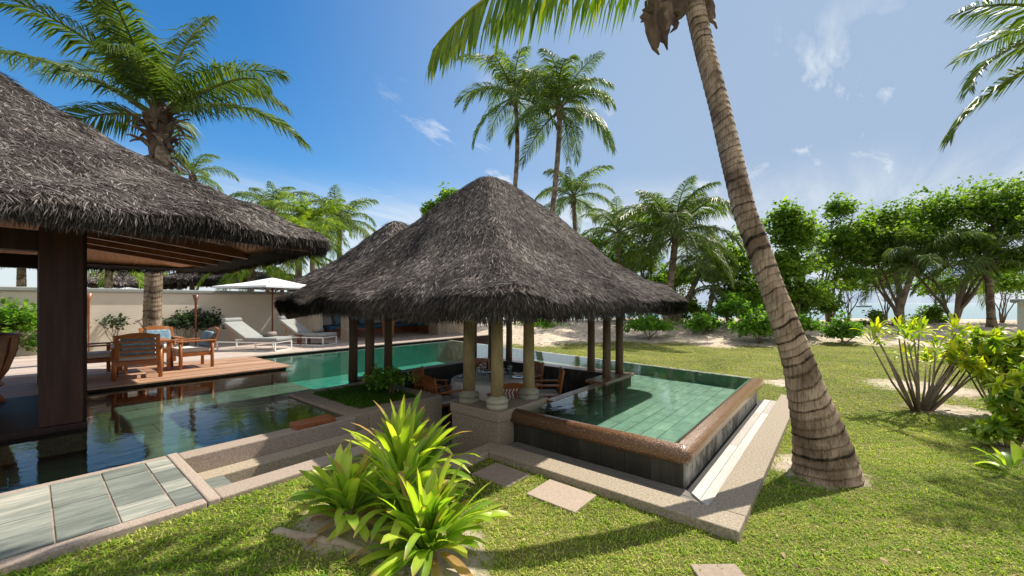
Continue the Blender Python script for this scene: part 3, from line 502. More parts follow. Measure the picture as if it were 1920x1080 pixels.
# ---------------------------------------------------------------- thatched roofs
def rrect(hx, hy, rad, n=13):
    """closed rounded rectangle, returns points"""
    rad = min(rad, hx, hy); P = []
    for q, (sx, sy) in enumerate(((1,1),(-1,1),(-1,-1),(1,-1))):
        for k in range(n):
            a = math.pi/2*q+math.pi/2*k/(n-1); P.append((sx*(hx-rad)+rad*math.cos(a), sy*(hy-rad)+rad*math.sin(a)))
    return P
def resample(P, m):
    P = np.array(P+[P[0]]); s = np.concatenate([[0], np.cumsum(np.linalg.norm(np.diff(P, axis=0), axis=1))]); t = np.linspace(0, s[-1], m, endpoint=False)
    return np.stack([np.interp(t, s, P[:, 0]), np.interp(t, s, P[:, 1])], 1)
def thatch_roof(parent, cx, cy, hx, hy, prof, zbot, nstr, seed, rad=.45, under=None, ln=(.08,.21), wd=.011, fringe=4000, rough=.05):
    """prof: list of (t, z) from eave (t=0) to apex (t=1); plan shrinks by min(hx,hy)*t"""
    rg = np.random.default_rng(seed); M_ = 160; h = min(hx, hy); ts = np.array([p[0] for p in prof]); zs = np.array([p[1] for p in prof])
    T = np.linspace(0, 1, 40); Z = np.interp(T, ts, zs)
    Z = np.convolve(np.pad(Z, 2, mode='edge'), np.ones(5)/5, 'valid'); Z[0] = zs[0]
    rings = []
    for t in T:
        a = hx-h*t+.02; b = hy-h*t+.02; rings.append(resample(rrect(a, b, rad*(1-t)+.02), M_))
    rings = np.array(rings)                       # (40, M, 2)
    ph = rg.random(6)*6
    def lump(x, y): return rough*(np.sin(x*2.1+ph[0])*np.cos(y*2.4+ph[1])+.6*np.sin(x*4.7+y*3.9+ph[2])+.5*np.sin(y*6.3-x*5.1+ph[3]))
    top = np.concatenate([rings, np.broadcast_to(Z[:, None, None], (40, M_, 1))], 2); top[:, :, 2] += lump(top[:, :, 0], top[:, :, 1])*np.clip(1.15-T, 0, 1)[:, None]
    # rolled edge and underside
    e = top[0]; nrm = e[:, :2]/np.linalg.norm(e[:, :2], axis=1, keepdims=True)
    th = zs[0]-zbot; jag = .045*rg.random(M_)[:, None]
    r1_ = np.concatenate([e[:, :2]+nrm*.03, e[:, 2:]-th*.35], 1); r2_ = np.concatenate([e[:, :2]-nrm*.02, np.full((M_,1), zbot)-jag], 1); r3_ = np.concatenate([e[:, :2]*(1-.34/h), np.full((M_,1), zbot+.03)], 1)
    G = np.concatenate([[r3_], [r2_], [r1_], top], 0); K = len(G); G[:, :, 0] += cx; G[:, :, 1] += cy
    ii = np.arange(K*M_).reshape(K, M_); nx = np.roll(ii, -1, 1)
    F = np.stack([ii[:-1], nx[:-1], nx[1:], ii[1:]], -1).reshape(-1, 4)
    cap = np.array([[*ii[-1]]]); 
    roof = fast('roof', G, [F, cap], m_thatch_base, parent, rnd=rg.random(K*M_), smooth=True)
    # strands, sampled on the surface by area (weight by plan ring length)
    t = 1-np.sqrt(1-rg.random(nstr)*.9995); k = t*39; k0 = np.clip(k.astype(int), 0, 38); fk = (k-k0)[:, None]
    s = rg.random(nstr)*M_; s0 = s.astype(int) % M_; s1 = (s0+1) % M_; fs = (s-s.astype(int))[:, None]; T3 = G[3:]
    A = T3[k0, s0]*(1-fs)+T3[k0, s1]*fs; B = T3[k0+1, s0]*(1-fs)+T3[k0+1, s1]*fs; base = A*(1-fk)+B*fk
    down = A-B; down /= np.linalg.norm(down, axis=1, keepdims=True)+1e-9; al = T3[k0, s1]-T3[k0, s0]; al /= np.linalg.norm(al, axis=1, keepdims=True)+1e-9
    nm = np.cross(al, -down); nm *= np.sign(nm[:, 2:3]+1e-9)
    d = down+al*rg.normal(0, .6, (nstr, 1))+nm*(rg.random((nstr, 1))*.20-.02); sd_ = al+nm*rg.normal(0, .22, (nstr, 1))
    V1 = blades(base+nm*(rg.random((nstr, 1))*.03), d, sd_, ln[0]+(ln[1]-ln[0])*rg.random(nstr), wd*(.6+.9*rg.random(nstr)), .12)
    # hanging fringe round the eave, over the whole thickness
    nf = fringe; s = rg.random(nf)*M_; s0 = s.astype(int) % M_; s1 = (s0+1) % M_; fs = (s-s.astype(int))[:, None]; v = rg.random((nf, 1))**.8
    et = G[2+0][s0]*(1-fs)+G[2][s1]*fs; tp = T3[0][s0]*(1-fs)+T3[0][s1]*fs; bt = G[1][s0]*(1-fs)+G[1][s1]*fs
    base = np.where(v < .5, tp*(1-2*v)+et*2*v, et*(2-2*v)+bt*(2*v-1)); out = base-np.array([[cx, cy, 0]]); out[:, 2] = 0; out /= np.linalg.norm(out, axis=1, keepdims=True)
    al = np.cross(out, np.array([[0,0,1.]])); d = out*(.55-.75*v)+al*rg.normal(0, .42, (nf, 1))+np.array([[0,0,-1.]])*(.6+.5*v)
    V2 = blades(base+out*.01, d, al+out*rg.normal(0,.25,(nf,1)), .06+.11*rg.random(nf)*(1-.35*v[:, 0]), wd*(.6+.9*rg.random(nf)), .25)
    V, F = merge([V1, V2]); r = np.concatenate([rg.random(nstr)**1.3, rg.random(nf)**1.5*.8])
    o = fast('thatch', V, F, m_thatch, None, rnd=np.repeat(r, 5)); o.parent = roof
    me = o.data; off = np.array(parent.location, dtype=np.float32); co = np.zeros(len(me.vertices)*3, dtype=np.float32); me.vertices.foreach_get('co', co); co = co.reshape(-1, 3)-off; me.vertices.foreach_set('co', co.ravel()); me.update()
    # boarded ceiling
    if under is not None:
        cz = under; a = rings[0]*(1-.30/h); m = MB(); lv = [0,.35,.7]
        P0 = [(cx+x*(1-.25/h), cy+y*(1-.25/h), zbot+.05) for x, y in rings[0][::4]]; P1 = [(cx+x*.45, cy+y*.45, zbot+cz) for x, y in rings[0][::4]]; n = len(P0)
        m.add(P0+P1, [(i, n+i, n+(i+1) % n, (i+1) % n) for i in range(n)]+[tuple(n+i for i in range(n))], .5); m.build('soffit', m_soffit if cz > .5 else m_thatch_under, parent)
    return roof
pav = empty('thatched_pavilion', (6.04,5.49,-.3), 'open dining pavilion with steep dark thatched roof on posts beside the pool', 'pavilion')
rf = thatch_roof(pav, 6.04, 5.49, 3.04, 2.94, [(0,2.08),(.06,2.2),(.25,2.49),(.38,2.80),(.585,3.45),(.79,4.06),(.9,4.38),(1,4.60)], 1.87, 270000, 1, rad=.35, under=.35, fringe=38000, ln=(.06,.17), wd=.009)
for (x, y) in ((4.25,3.78),(4.25,4.35),(5.0,3.78)):
    m = MB(); m.tube([(x,y,.6),(x,y,1.2),(x,y,1.98)], [.095,.088,.082], 20, wob=.03); c = m.build('column', m_column, pav, smooth=True)
    m = MB(); m.lathe([(.15,.5),(.155,.53),(.15,.56),(.12,.57),(.155,.585),(.165,.61),(.15,.64),(.115,.655),(.10,.67),(.09,.68)], (x,y,0), 24)
    b = m.build('column_base', m_stonebase, None, smooth=True); b.parent = c
    for v in b.data.vertices: v.co -= pav.location
for (x, y) in ((4.02,7.34),(4.02,6.75),(4.8,7.34),(8.0,3.63),(7.4,3.63),(8.0,4.3),(8.0,7.34),(7.4,7.4),(8.0,6.7)):
    m = MB(); zb = .47 if (x, y) != (4.02,6.75) else .40
    m.tube([(x,y,zb),(x+.01,y,1.2),(x,y,1.98)], [.085,.08,.076], 14, wob=.05); m.build('post', m_pole, pav, smooth=True)
for (cx, cy) in ((4.25,4.35),):
    pass
m = MB()
for a, b in (((4.1,3.78),(8.15,3.66)),((4.25,3.6),(4.1,7.5)),((4.0,7.34),(8.15,7.36)),((8.0,3.5),(8.0,7.5))): m.bar((*a,1.95), (*b,1.95), .12, .12)
m.build('ring_beam', m_pole, pav)
for (sx, sy) in ((-1,1),(1,-1),(-1,-1),(1,1)):
    m = MB(); a = Vector((6.04+sx*1.9,5.49+sy*1.8,2.04)); b = Vector((6.04+sx*2.86,5.49+sy*2.76,1.76 if sx*sy < 0 else 1.93)); m.tube([a, a.lerp(b,.85), b, b+(b-a)*.02], [.075,.085,.08,.05], 14); m.build('hip_pole', m_log, pav, smooth=True)
m = MB(); m.box(4.08,4.42,3.6,4.55,-.6,.36); m.box(4.42,5.2,3.6,3.95,-.6,.36); m.box(4.06,4.44,3.58,4.57,.36,.5); m.box(4.44,5.25,3.58,3.97,.36,.499)
m.build('pedestal', m_granite, pav, bevel=.012)
m = MB(); m.tube([(3.95,4.33,1.79),(3.95,3.85,1.79)], .06, 14); tag(m.build('rolled_blind', m_bamboo, smooth=True), 'rolled up bamboo blind hanging under the front eave of the dining pavilion', 'blind')

lp = empty('thatched_veranda', (-.3,9.2,.5), 'large dark thatched roof on a thick dark timber post at the left edge', 'pavilion')
thatch_roof(lp, -1.9, 9.1, 4.80, 3.36, [(0,2.95),(.05,3.06),(.30,3.52),(.60,4.16),(.9,5.02),(1,5.4)], 2.79, 260000, 2, rad=.5, under=.95, fringe=46000, ln=(.07,.17), wd=.0085)
def addpost(x, y, s, part='post'):
    m = MB(); m.box(x-s,x+s,y-s,y+s,.5,2.9); m.box(x+s,x+s+.04,y-s*.2,y+s*.9,.52,2.9); m.build(part, m_darkwood, lp, bevel=.012)
addpost(.25,7.45,.18); addpost(.25,11.2,.16)
m = MB(); m.box(-8,.42,7.33,7.57,2.62,2.86); m.box(.13,.37,7.57,11.3,2.62,2.86); m.box(-8,.42,11.1,11.3,2.62,2.86); m.build('beam', m_darkwood, lp, bevel=.01)
for y in (8.3,9.2,10.1,11.0):                        # rafters under the visible eave
    m = MB(); m.bar((.1,y,3.18),(2.5,y-.1,2.86),.10,.15); m.build('rafter', m_mahog, lp)
for x in (-.9,-2.2):
    m = MB(); m.bar((x,7.5,3.14),(x,5.98,2.87),.09,.15); m.build('rafter', m_mahog, lp)
m = MB(); m.bar((.25,7.5,3.12),(2.6,6.0,2.84),.11,.18); m.build('hip_rafter', m_mahog, lp)
m = MB(); m.box(-8,.46,7.2,12,.41,.53); m.build('floor', m_darkwood, lp, bevel=.01)
m = MB(); m.box(-8,.50,7.14,12.0,.2,.405); m.build('plinth', m_granite, lp, bevel=.01)

bp = empty('thatched_lounge', (11.2,16.2,.5), 'open lounge pavilion with stone pillars and thatched roof beyond the long pool', 'pavilion')
thatch_roof(bp, 11.2, 16.3, 3.7, 3.5, [(0,2.85),(.1,3.1),(.4,3.75),(.7,4.85),(.95,5.8),(1,5.95)], 2.55, 26000, 3, rad=.4, under=.3, fringe=4000, wd=.03, ln=(.2,.45))
m = MB(); m.box(7.75,8.15,14.6,15.1,.5,2.7); m.build('stone_pillar', m_rough, bp, bevel=.03)
m = MB(); m.box(11.9,12.5,14.2,14.9,.5,2.7); m.box(12.5,14.0,14.4,14.8,.5,2.7); m.build('stone_pillar', m_rough, bp, bevel=.03)
m = MB(); m.box(7.8,14.4,18.6,18.8,.5,2.7); m.box(14.2,14.4,14.4,18.6,.5,2.7); m.box(7.8,7.95,17,18.6,.5,2.7); m.build('back_wall', m_wall, bp)
sf = empty('sofa', (10.4,17.6,.5), 'long built in sofa with deep blue seat and pale cushions in the lounge', 'sofa')
m = MB(); m.box(8.3,13.8,17.2,18.3,.5,.8); m.box(13,13.8,15.4,17.2,.5,.8); m.build('base', m_mahog, sf, bevel=.03)
m = MB(); m.box(8.3,13.8,17.15,18.3,.8,.98); m.box(12.95,13.8,15.35,17.15,.8,.98); m.build('seat', m_deepblue, sf, bevel=.04)
for k in range(8):
    m = MB(); x = 8.6+k*.62; m.bar((x,18.0,.98),(x,18.25,1.45),.5,.16,up=(0,-1,0)); m.build('cushion', m_cushion if k % 2 == 0 else m_blue, sf, bevel=.05)
dt = MB(); dt.lathe([(.22,.5),(.25,.55),(.24,.95),(.31,1.18),(.33,1.2),(.33,1.22)], (9.95,15.2,0), 20); o = tag(dt.build('drum_table', m_drum, smooth=True), 'copper coloured round drum table standing in front of the blue sofa', 'table')
lt = MB(); lt.box(8.3,9.3,15.7,16.5,.88,.93); [lt.box(x,x+.08,y,y+.08,.5,.88) for x in (8.32,9.2) for y in (15.72,16.4)]; tag(lt.build('coffee_table', m_mahog), 'low dark wooden table just behind the first stone pillar of the lounge', 'table')

# ---------------------------------------------------------------- decks, walls
dk = empty('timber_deck', (1,11,.3), 'reddish timber terrace with its edge overhanging the dark pond', 'deck')
m = MB(); y = 9.9
while y < 12.52:
    x = -8
    while x < 3.9:
        e = min(x+random.uniform(2.2,3.6), 3.9); m.box(x, e-.004, y, y+.125, .505, .53+random.random()*.002); x = e
    y += .131
m.build('boards', m_deck, dk)
m = MB(); m.box(-8,3.82,10.0,12.5,.41,.503); m.box(-8,3.6,10.35,12.5,-.3,.41); m.build('frame', m_darkwood, dk)
dk2 = empty('pool_terrace', (7,14,.3), 'greyish timber terrace with loungers along the far side of the long pool', 'deck')
m = MB(); y = 12.55
while y < 17.3:
    x = -8
    while x < 13.8:
        e = min(x+random.uniform(2.4,4), 13.8); m.box(x, e-.004, y, y+.135, .505, .53+random.random()*.002); x = e
    y += .141
m.build('boards', m_deckgrey, dk2)
m = MB(); m.box(-8,13.8,12.6,17.3,-.4,.502); m.build('frame', m_darkwood, dk2)
bw = empty('boundary_wall', (0,18,.4), 'long cream rendered garden wall with grey capping behind the terrace', 'wall')
m = MB(); m.box(-14,8.2,18,18.25,-.2,2.34); m.build('wall', m_wall, bw)
m = MB(); m.box(-14,8.25,17.93,18.32,2.342,2.46); m.build('capping', m_cap, bw, bevel=.02)
m = MB(); m.box(-8,7.7,17.3,18,-.1,.46); tag(m.build('flower_bed', m_soil), kind='structure')
bw2 = empty('garden_wall_end', (12.3,-2.75,0), 'end of a pale garden wall with grey capping at the right edge', 'wall')
m = MB(); m.box(12.1,12.5,-7.8,-2.72,-.2,2.0); m.build('wall', m_wall, bw2)
m = MB(); m.box(12.02,12.58,-7.9,-2.64,2.002,2.08); m.build('capping', m_cap, bw2, bevel=.015)

# ---------------------------------------------------------------- furniture
def arm_chair():
    t = empty('armchair', (0,0,0), 'x', 'armchair', group='teak armchairs on the timber deck')
    for sx in (-1,1):
        for sy in (-1,1):
            m = MB(); m.tube([(sx*.33,sy*.29,0),(sx*.33,sy*.29,.62 if sy > 0 else .60)], .033, 10); m.build('leg', m_teak, t, smooth=True)
        m = MB(); m.box(sx*.33-.05,sx*.33+.05,-.36,.37,.60,.63); m.build('armrest', m_teak, t, bevel=.008)
    m = MB(); m.box(-.33,.33,.26,.30,.28,.37); m.box(-.33,.33,-.31,-.27,.26,.35); m.box(-.345,-.315,-.29,.29,.28,.35); m.box(.315,.345,-.29,.29,.28,.35); m.build('seat_frame', m_teak, t, bevel=.005)
    m = MB(); q = -.27; tl = -.13
    def bk(x, z): return (x, q+(z-.3)*-.28, z)
    m.bar(bk(-.29,.28), bk(-.29,.86), .06,.035, up=(0,1,0)); m.bar(bk(.29,.28), bk(.29,.86), .06,.035, up=(0,1,0))
    for z in (.45,.54,.63,.72): m.bar(bk(-.27,z), bk(.27,z), .02,.045)
    P = []
    for k in range(9):
        x = -.32+.08*k; zt = .90-(x/.32)**2*.06; P.append((x, zt))
    vs = [(x, bk(0,.80)[1]-.014, .79) for x, _ in P]+[(x, bk(0,.9)[1]-.014, z) for x, z in P]+[(x, bk(0,.80)[1]+.018, .79) for x, _ in P]+[(x, bk(0,.9)[1]+.018, z) for x, z in P]
    n = 9; fs = []
    for i in range(n-1): fs += [(i,i+1,n+i+1,n+i),(2*n+i+1,2*n+i,3*n+i,3*n+i+1),(n+i,n+i+1,3*n+i+1,3*n+i),(i+1,i,2*n+i,2*n+i+1)]
    fs += [(0,n,3*n,2*n),(n-1,3*n-1,4*n-1,2*n-1)]; m.add(vs, fs); m.build('backrest', m_teak, t, bevel=.004)
    m = MB(); m.box(-.29,.29,-.25,.31,.36,.46); m.build('seat_cushion', m_cushion, t, bevel=.035)
    m = MB(); m.bar((0,-.22,.46),(0,-.34,.80),.50,.14,up=(0,-1,0)); m.build('back_pillow', m_blue, t, bevel=.05)
    return t
ch0 = arm_chair()
for i, (x, y, f, lb) in enumerate(((1.37,10.78,R(83),'teak armchair with its slatted back turned to the pond'),(2.38,11.5,R(183),'teak armchair side on, right of the deck table'),(2.02,12.7,R(-88),'teak armchair behind the table, blue pillow facing the pond'),(.82,11.75,R(5),'teak armchair left of the table, partly hidden by the dark post'))):
    t = ch0 if i == 0 else copy_tree(ch0); t.location = (x,y,.53); t.rotation_euler = (0,0,f-R(90)); t['label'] = lb
ch0['label'] = 'teak armchair with its slatted back turned to the pond'
tb = empty('deck_table', (1.6,11.7,.5), 'square teak table holding a flower vase among four armchairs', 'table')
m = MB()
for k in range(7): m.box(1.6-.4,1.6+.4,11.7-.4+k*.115,11.7-.4+k*.115+.108,1.17-.02,1.19)
m.build('tabletop', m_teak, tb)
for sx in (-1,1):
    for sy in (-1,1): m = MB(); m.box(1.6+sx*.34-.03,1.6+sx*.34+.03,11.7+sy*.34-.03,11.7+sy*.34+.03,.5,1.148); m.build('leg', m_teak, tb)
vs_ = empty('flower_vase', (1.62,11.75,1.19), 'slim white vase of pale frangipani flowers on the deck table', 'vase')
m = MB(); m.lathe([(.03,0),(.045,.04),(.04,.12),(.02,.18),(.028,.22)], (0,0,0), 14); m.build('vase', m_paleplate, vs_, world=False, smooth=True)
m_petal = MAT('petals', [(0,(.75,.70,.50)),(1,(.85,.82,.72))], 9, rough=.8, bump=0)
for (x, y, z) in ((-.10,.05,.42),(-.05,-.08,.44),(.04,.06,.43),(-.14,-.03,.40),(-.02,.0,.48),(.07,-.04,.38),(-.17,.06,.36)):
    m = MB()
    for k in range(6): a = k*1.047; p = Vector((x,y,z)); t_ = p+Vector((math.cos(a)*.05,math.sin(a)*.05,.02)); m.strip([p, p.lerp(t_,.6), t_], [.012,.04,.012], .004, (0,0,1), .5)
    m.lathe([(.006,-.01),(.012,.004),(.004,.012)], (x,y,z), 6, .5); m.build('flower', m_petal, vs_, world=False)
m = MB(); [m.tube([(0,0,.2),(x,y,.42)], .005, 5) for x, y in ((-.1,.05),(-.05,-.08),(.04,.06),(-.14,-.03))]; m.build('stems', g_stalk, vs_, world=False)
def lounger():
    t = empty('sun_lounger', (0,0,0), 'x', 'sun lounger', group='white framed sun loungers by the pool')
    for sx in (-.36,.36):
        m = MB(); m.bar((sx,.02,.015),(sx,2.0,.015),.03,.03); m.bar((sx,.02,.27),(sx,2.0,.27),.035,.04); m.build('side_rail', m_white, t)
    for y in (.03,.68,1.97):
        m = MB(); m.bar((-.36,y,0),(-.36,y,.29),.03,.03); m.bar((.36,y,0),(.36,y,.29),.03,.03)
        if y < .1: m.bar((-.36,y,.015),(.36,y,.015),.03,.03); m.bar((-.36,y,.27),(.36,y,.27),.03,.03)
        m.build('leg', m_white, t)
    m = MB(); m.bar((-.3,1.0,.27),(-.3,1.75,.74),.03,.03); m.bar((.3,1.0,.27),(.3,1.75,.74),.03,.03); m.bar((-.3,1.65,.27),(-.3,1.5,.58),.025,.025); m.bar((.3,1.65,.27),(.3,1.5,.58),.025,.025); m.build('back_support', m_teak, t)
    m = MB(); m.box(-.36,.36,-.02,1.05,.30,.41); m.build('mattress', m_greyfab, t, bevel=.04)
    m = MB(); m.bar((0,1.02,.35),(0,1.82,.88),.72,.10,up=(0,-1,1)); m.build('backrest', m_greyfab, t, bevel=.04)
    m = MB(); m.bar((-.34,1.80,.93),(.34,1.80,.93),.16,.14); m.build('headrest', m_greyfab, t, bevel=.05)
    return t
lg = lounger()
for i, (x, y, an, lb) in enumerate(((5.03,13.3,32,'grey cushioned white lounger nearer the teak armchairs'),(6.75,13.85,28,'white lounger beside the lounge pillar, a towel on its foot'))):
    t = lg if i == 0 else copy_tree(lg); t.location = (x,y,.53); t.rotation_euler = (0,0,R(an)); t['label'] = lb
    c, s = math.cos(R(an)), math.sin(R(an)); lx, ly = .12, .55
    m = MB(); m.tube([(-.17,0,0),(.17,0,0)], .075, 14); m.tube([(-.16,.1,-.02),(.16,.1,-.02)], .06, 12); o = m.build('rolled_towel', m_towel, smooth=True); o.location = (x+c*lx-s*ly, y+s*lx+c*ly, .53+.49); o.rotation_euler = (0,0,R(an))
    tag(o, ['rolled brown towel on the lounger nearer the armchairs','rolled brown towel on the lounger nearer the lounge pillar'][i], 'towel', 'rolled towels on the loungers')
st = empty('side_table', (6.15,14.6,.5), 'small dark side table between the two white loungers', 'side table')
m = MB(); m.box(5.9,6.4,14.4,14.8,.86,.89); m.build('tabletop', m_mahog, st); m = MB(); m.box(5.98,6.04,14.47,14.53,.5,.86); m.box(6.28,6.34,14.68,14.74,.5,.86); m.box(5.98,6.04,14.68,14.74,.5,.86); m.box(6.28,6.34,14.47,14.53,.5,.86); m.build('legs', m_mahog, st)
for (x, y, lb) in ((6.08,14.58,'clear tumbler at the left of the side table between the loungers'),(6.24,14.62,'clear tumbler at the right of the side table between the loungers')):
    m = MB(); m.lathe([(.03,.89),(.035,1.0),(.045,1.02),(.05,1.12)], (x,y,0), 10); tag(m.build('drinking_glass', m_glass, smooth=True), lb, 'glass', 'tumblers on the side table')
def parasol(base, ztop, half, name, label, rz=0):
    t = empty(name, base, label, 'parasol', rz=rz)
    hz_ = ztop-base[2]
    m = MB(); m.tube([(0,0,0),(0,0,hz_)], .028, 10); m.build('pole', m_mahog, t, world=False, smooth=True)
    m = MB(); m.lathe([(.28,0),(.28,.05),(.06,.07),(.05,.2)], (0,0,0), 18); m.build('base', m_cap, t, world=False)
    m = MB(); c = [(-half,-half),(0,-half*1.0),(half,-half),(half,0),(half,half),(0,half),(-half,half),(-half,0)]
    ze = hz_-half*.27; vs = [(x,y,ze) for x, y in c]+[(x*.5,y*.5,hz_-half*.16) for x, y in c]+[(0,0,hz_)]+[(x,y,ze-.07) for x, y in c]
    fs = [(i,(i+1) % 8,8+(i+1) % 8,8+i) for i in range(8)]+[(8+i,8+(i+1) % 8,16) for i in range(8)]+[(17+i,17+(i+1) % 8,(i+1) % 8,i) for i in range(8)]
    m.add(vs, fs); m.build('canopy', m_canopy, t, world=False)
    m = MB()
    for x, y in c: m.bar((0,0,hz_-.03),(x*.98,y*.98,ze-.02),.02,.02); m.bar((0,0,ze-.25),(x*.5,y*.5,hz_-half*.16-.03),.018,.018)
    m.build('ribs', m_mahog, t, world=False)
parasol((6.0,17.0,.5), 2.98, 1.35, 'parasol', 'white canvas parasol on a slim wooden pole behind the loungers', R(20))
b2 = pt(240,560,19.5); parasol((b2.x,b2.y,.4), 2.78, 1.0, 'parasol', 'white parasol top showing above the garden wall, left of the palm trunk', R(10))
for i, (x, lb) in enumerate(((1.6,'slim wooden wall torch beside the dark post'),(4.35,'flared wooden torch on the wall above the dark bushes'))):
    m = MB(); p = pt(166 if i == 0 else 367, 560, 11.3 if i == 0 else 13.6); zt = CAMZ+(568-553)/746*13.6
    m.tube([(p.x,p.y,.5),(p.x,p.y,1.5),(p.x,p.y,zt-.25),(p.x,p.y,zt)], [.02,.025,.035,.09], 12); tag(m.build('garden_torch', m_mahog, smooth=True), lb, 'torch', 'wooden garden torches by the wall')

# dining set
def dining_chair():
    t = empty('dining_chair', (0,0,0), 'x', 'chair', group='dining chairs around the sunken round table')
    for sx in (-1,1):
        m = MB(); m.box(sx*.25-.022,sx*.25+.022,.20,.245,0,.66); m.build('leg', m_teak, t, bevel=.004)
        m = MB(); m.bar((sx*.25,-.25,0),(sx*.25,-.23,.45),.045,.045,up=(0,1,0)); m.bar((sx*.25,-.23,.45),(sx*.25,-.31,.96),.045,.04,up=(0,1,0)); m.build('leg', m_teak, t, bevel=.004)
        m = MB(); m.box(sx*.25-.03,sx*.25+.03,-.27,.27,.655,.685); m.build('armrest', m_teak, t, bevel=.006)
    m = MB(); m.box(-.26,.26,-.25,.25,.42,.455); m.box(-.24,.24,-.25,-.21,.36,.42); m.box(-.24,.24,.2,.24,.36,.42); m.build('seat', m_teak, t, bevel=.004)
    m = MB(); m.box(-.23,.23,-.21,.22,.456,.50); m.build('cushion', m_cushion, t, bevel=.015)
    m = MB()
    def by(z): return -.235-(z-.45)*.155
    P = [(x, .965-(x/.25)**2*.05) for x in np.linspace(-.25,.25,9)]
    vs = [(x, by(.9)-.015, .865) for x, _ in P]+[(x, by(.95)-.015, z) for x, z in P]+[(x, by(.9)+.015, .865) for x, _ in P]+[(x, by(.95)+.015, z) for x, z in P]; n = 9; fs = []
    for i in range(n-1): fs += [(i,i+1,n+i+1,n+i),(2*n+i+1,2*n+i,3*n+i,3*n+i+1),(n+i,n+i+1,3*n+i+1,3*n+i),(i+1,i,2*n+i,2*n+i+1)]
    m.add(vs, fs); m.build('top_rail', m_teak, t); m = MB(); m.box(-.24,.24,by(.53)-.014,by(.53)+.014,.51,.55); m.build('lower_rail', m_teak, t)
    m = MB()
    for k in range(7):
        x = -.18+.06*k; pts = []
        for q in range(13):
            z = .54+q*.028; pts.append((x+.014*math.sin(q*1.25), by(z), z))
        for a, b in zip(pts[:-1], pts[1:]): m.bar(a, b, .026, .014, up=(0,1,0), r=.5)
    m.build('back_slats', m_teak, t)
    return t
dc = dining_chair(); TC = Vector((6.0,5.5,-.30))
CH = [(5.3,4.5,'dining chair with wavy slat back seen between the two right hand columns'),(4.95,5.75,'dining chair left of the round table, just left of the first column'),(5.25,6.45,'pale lit dining chair furthest left, against the dark pit wall'),(6.75,6.5,'dining chair with arched top behind the glasses on the far side'),(7.1,5.45,'dining chair behind the third column, at the back right'),(6.7,4.6,'dining chair seen side on, right of the third column')]
for i, (x, y, lb) in enumerate(CH):
    t = dc if i == 0 else copy_tree(dc); t.location = (x,y,-.30); t.rotation_euler = (0,0,math.atan2(5.5-y,6.0-x)-R(90)+random.uniform(-.12,.12)); t['label'] = lb
dt_ = empty('dining_table', TC, 'round dining table standing in the sunken floor under the thatched pavilion', 'table')
m = MB(); m.lathe([(.3,0),(.3,.04),(.06,.1),(.06,.74)], (0,0,0), 18); m.build('pedestal', m_mahog, dt_, world=False); m = MB(); m.lathe([(.78,.74),(.78,.765)], (0,0,0), 40); m.build('tabletop', m_teak, dt_, world=False)
m = MB(); vs = []; n = 96
for (r_, z, am) in ((.0,.772,0),(.4,.772,0),(.79,.772,0),(.80,.765,.004),(.815,.62,.02),(.83,.45,.035),(.84,.34,.045)):
    for k in range(n): a = 2*math.pi*k/n; q = r_+am*math.sin(a*14+math.sin(a*3)); vs.append((q*math.cos(a), q*math.sin(a), z))
m.add(vs, [(i*n+k, i*n+(k+1) % n, (i+1)*n+(k+1) % n, (i+1)*n+k) for i in range(6) for k in range(n)]); tc_ = m.build('tablecloth', m_cloth, smooth=True); tc_.location = TC; tag(tc_, 'off white cloth hanging in folds over the round dining table', 'tablecloth')
zt = TC.z+.775
PLN = ['the chair with the wavy back between the right hand columns','the chair just left of the first column','the chair furthest left by the dark wall','the arched chair on the far side','the chair behind the third column','the side on chair right of the third column']
for k in range(6):
    a = math.atan2(CH[k][1]-5.5, CH[k][0]-6); x, y = 6+math.cos(a)*.56, 5.5+math.sin(a)*.56
    m = MB(); m.lathe([(.08,0),(.13,.012),(.135,.02),(.125,.02),(.07,.008)], (0,0,0), 24); o = m.build('dinner_plate', m_glaze, smooth=True); o.location = (x,y,zt); tag(o, 'dark plate laid for '+PLN[k], 'plate', 'dark plates on the dining table')
    for j, (da, dr, s_) in enumerate(((.22,.38,1),(.36,.42,.85),(.30,.28,.7))):
        x, y = 6+math.cos(a+da)*dr, 5.5+math.sin(a+da)*dr; m = MB(); m.lathe([(.035,0),(.034,.004),(.005,.01),(.005,.10*s_),(.022,.125*s_),(.038,.17*s_),(.036,.22*s_),(.03,.245*s_)], (0,0,0), 14); o = m.build('wine_glass', m_glass, smooth=True); o.location = (x,y,zt)
        tag(o, ['tallest','middle sized','shortest'][j]+' wine glass of '+PLN[k], 'wine glass', 'wine glasses on the dining table')
for x, y, lb in ((6.02,5.35,'dark tumbler candle holder in the middle of the dining table'),(5.75,5.25,'dark tumbler candle holder closest to the pedestal on the dining table'),(6.2,5.62,'dark tumbler candle holder furthest back on the dining table')):
    m = MB(); m.lathe([(.04,0),(.045,.13),(.04,.14),(.035,.02)], (0,0,0), 14); o = m.build('candle_holder', m_glaze, smooth=True); o.location = (x,y,zt); tag(o, lb, 'candle holder', 'dark candle holders on the dining table')

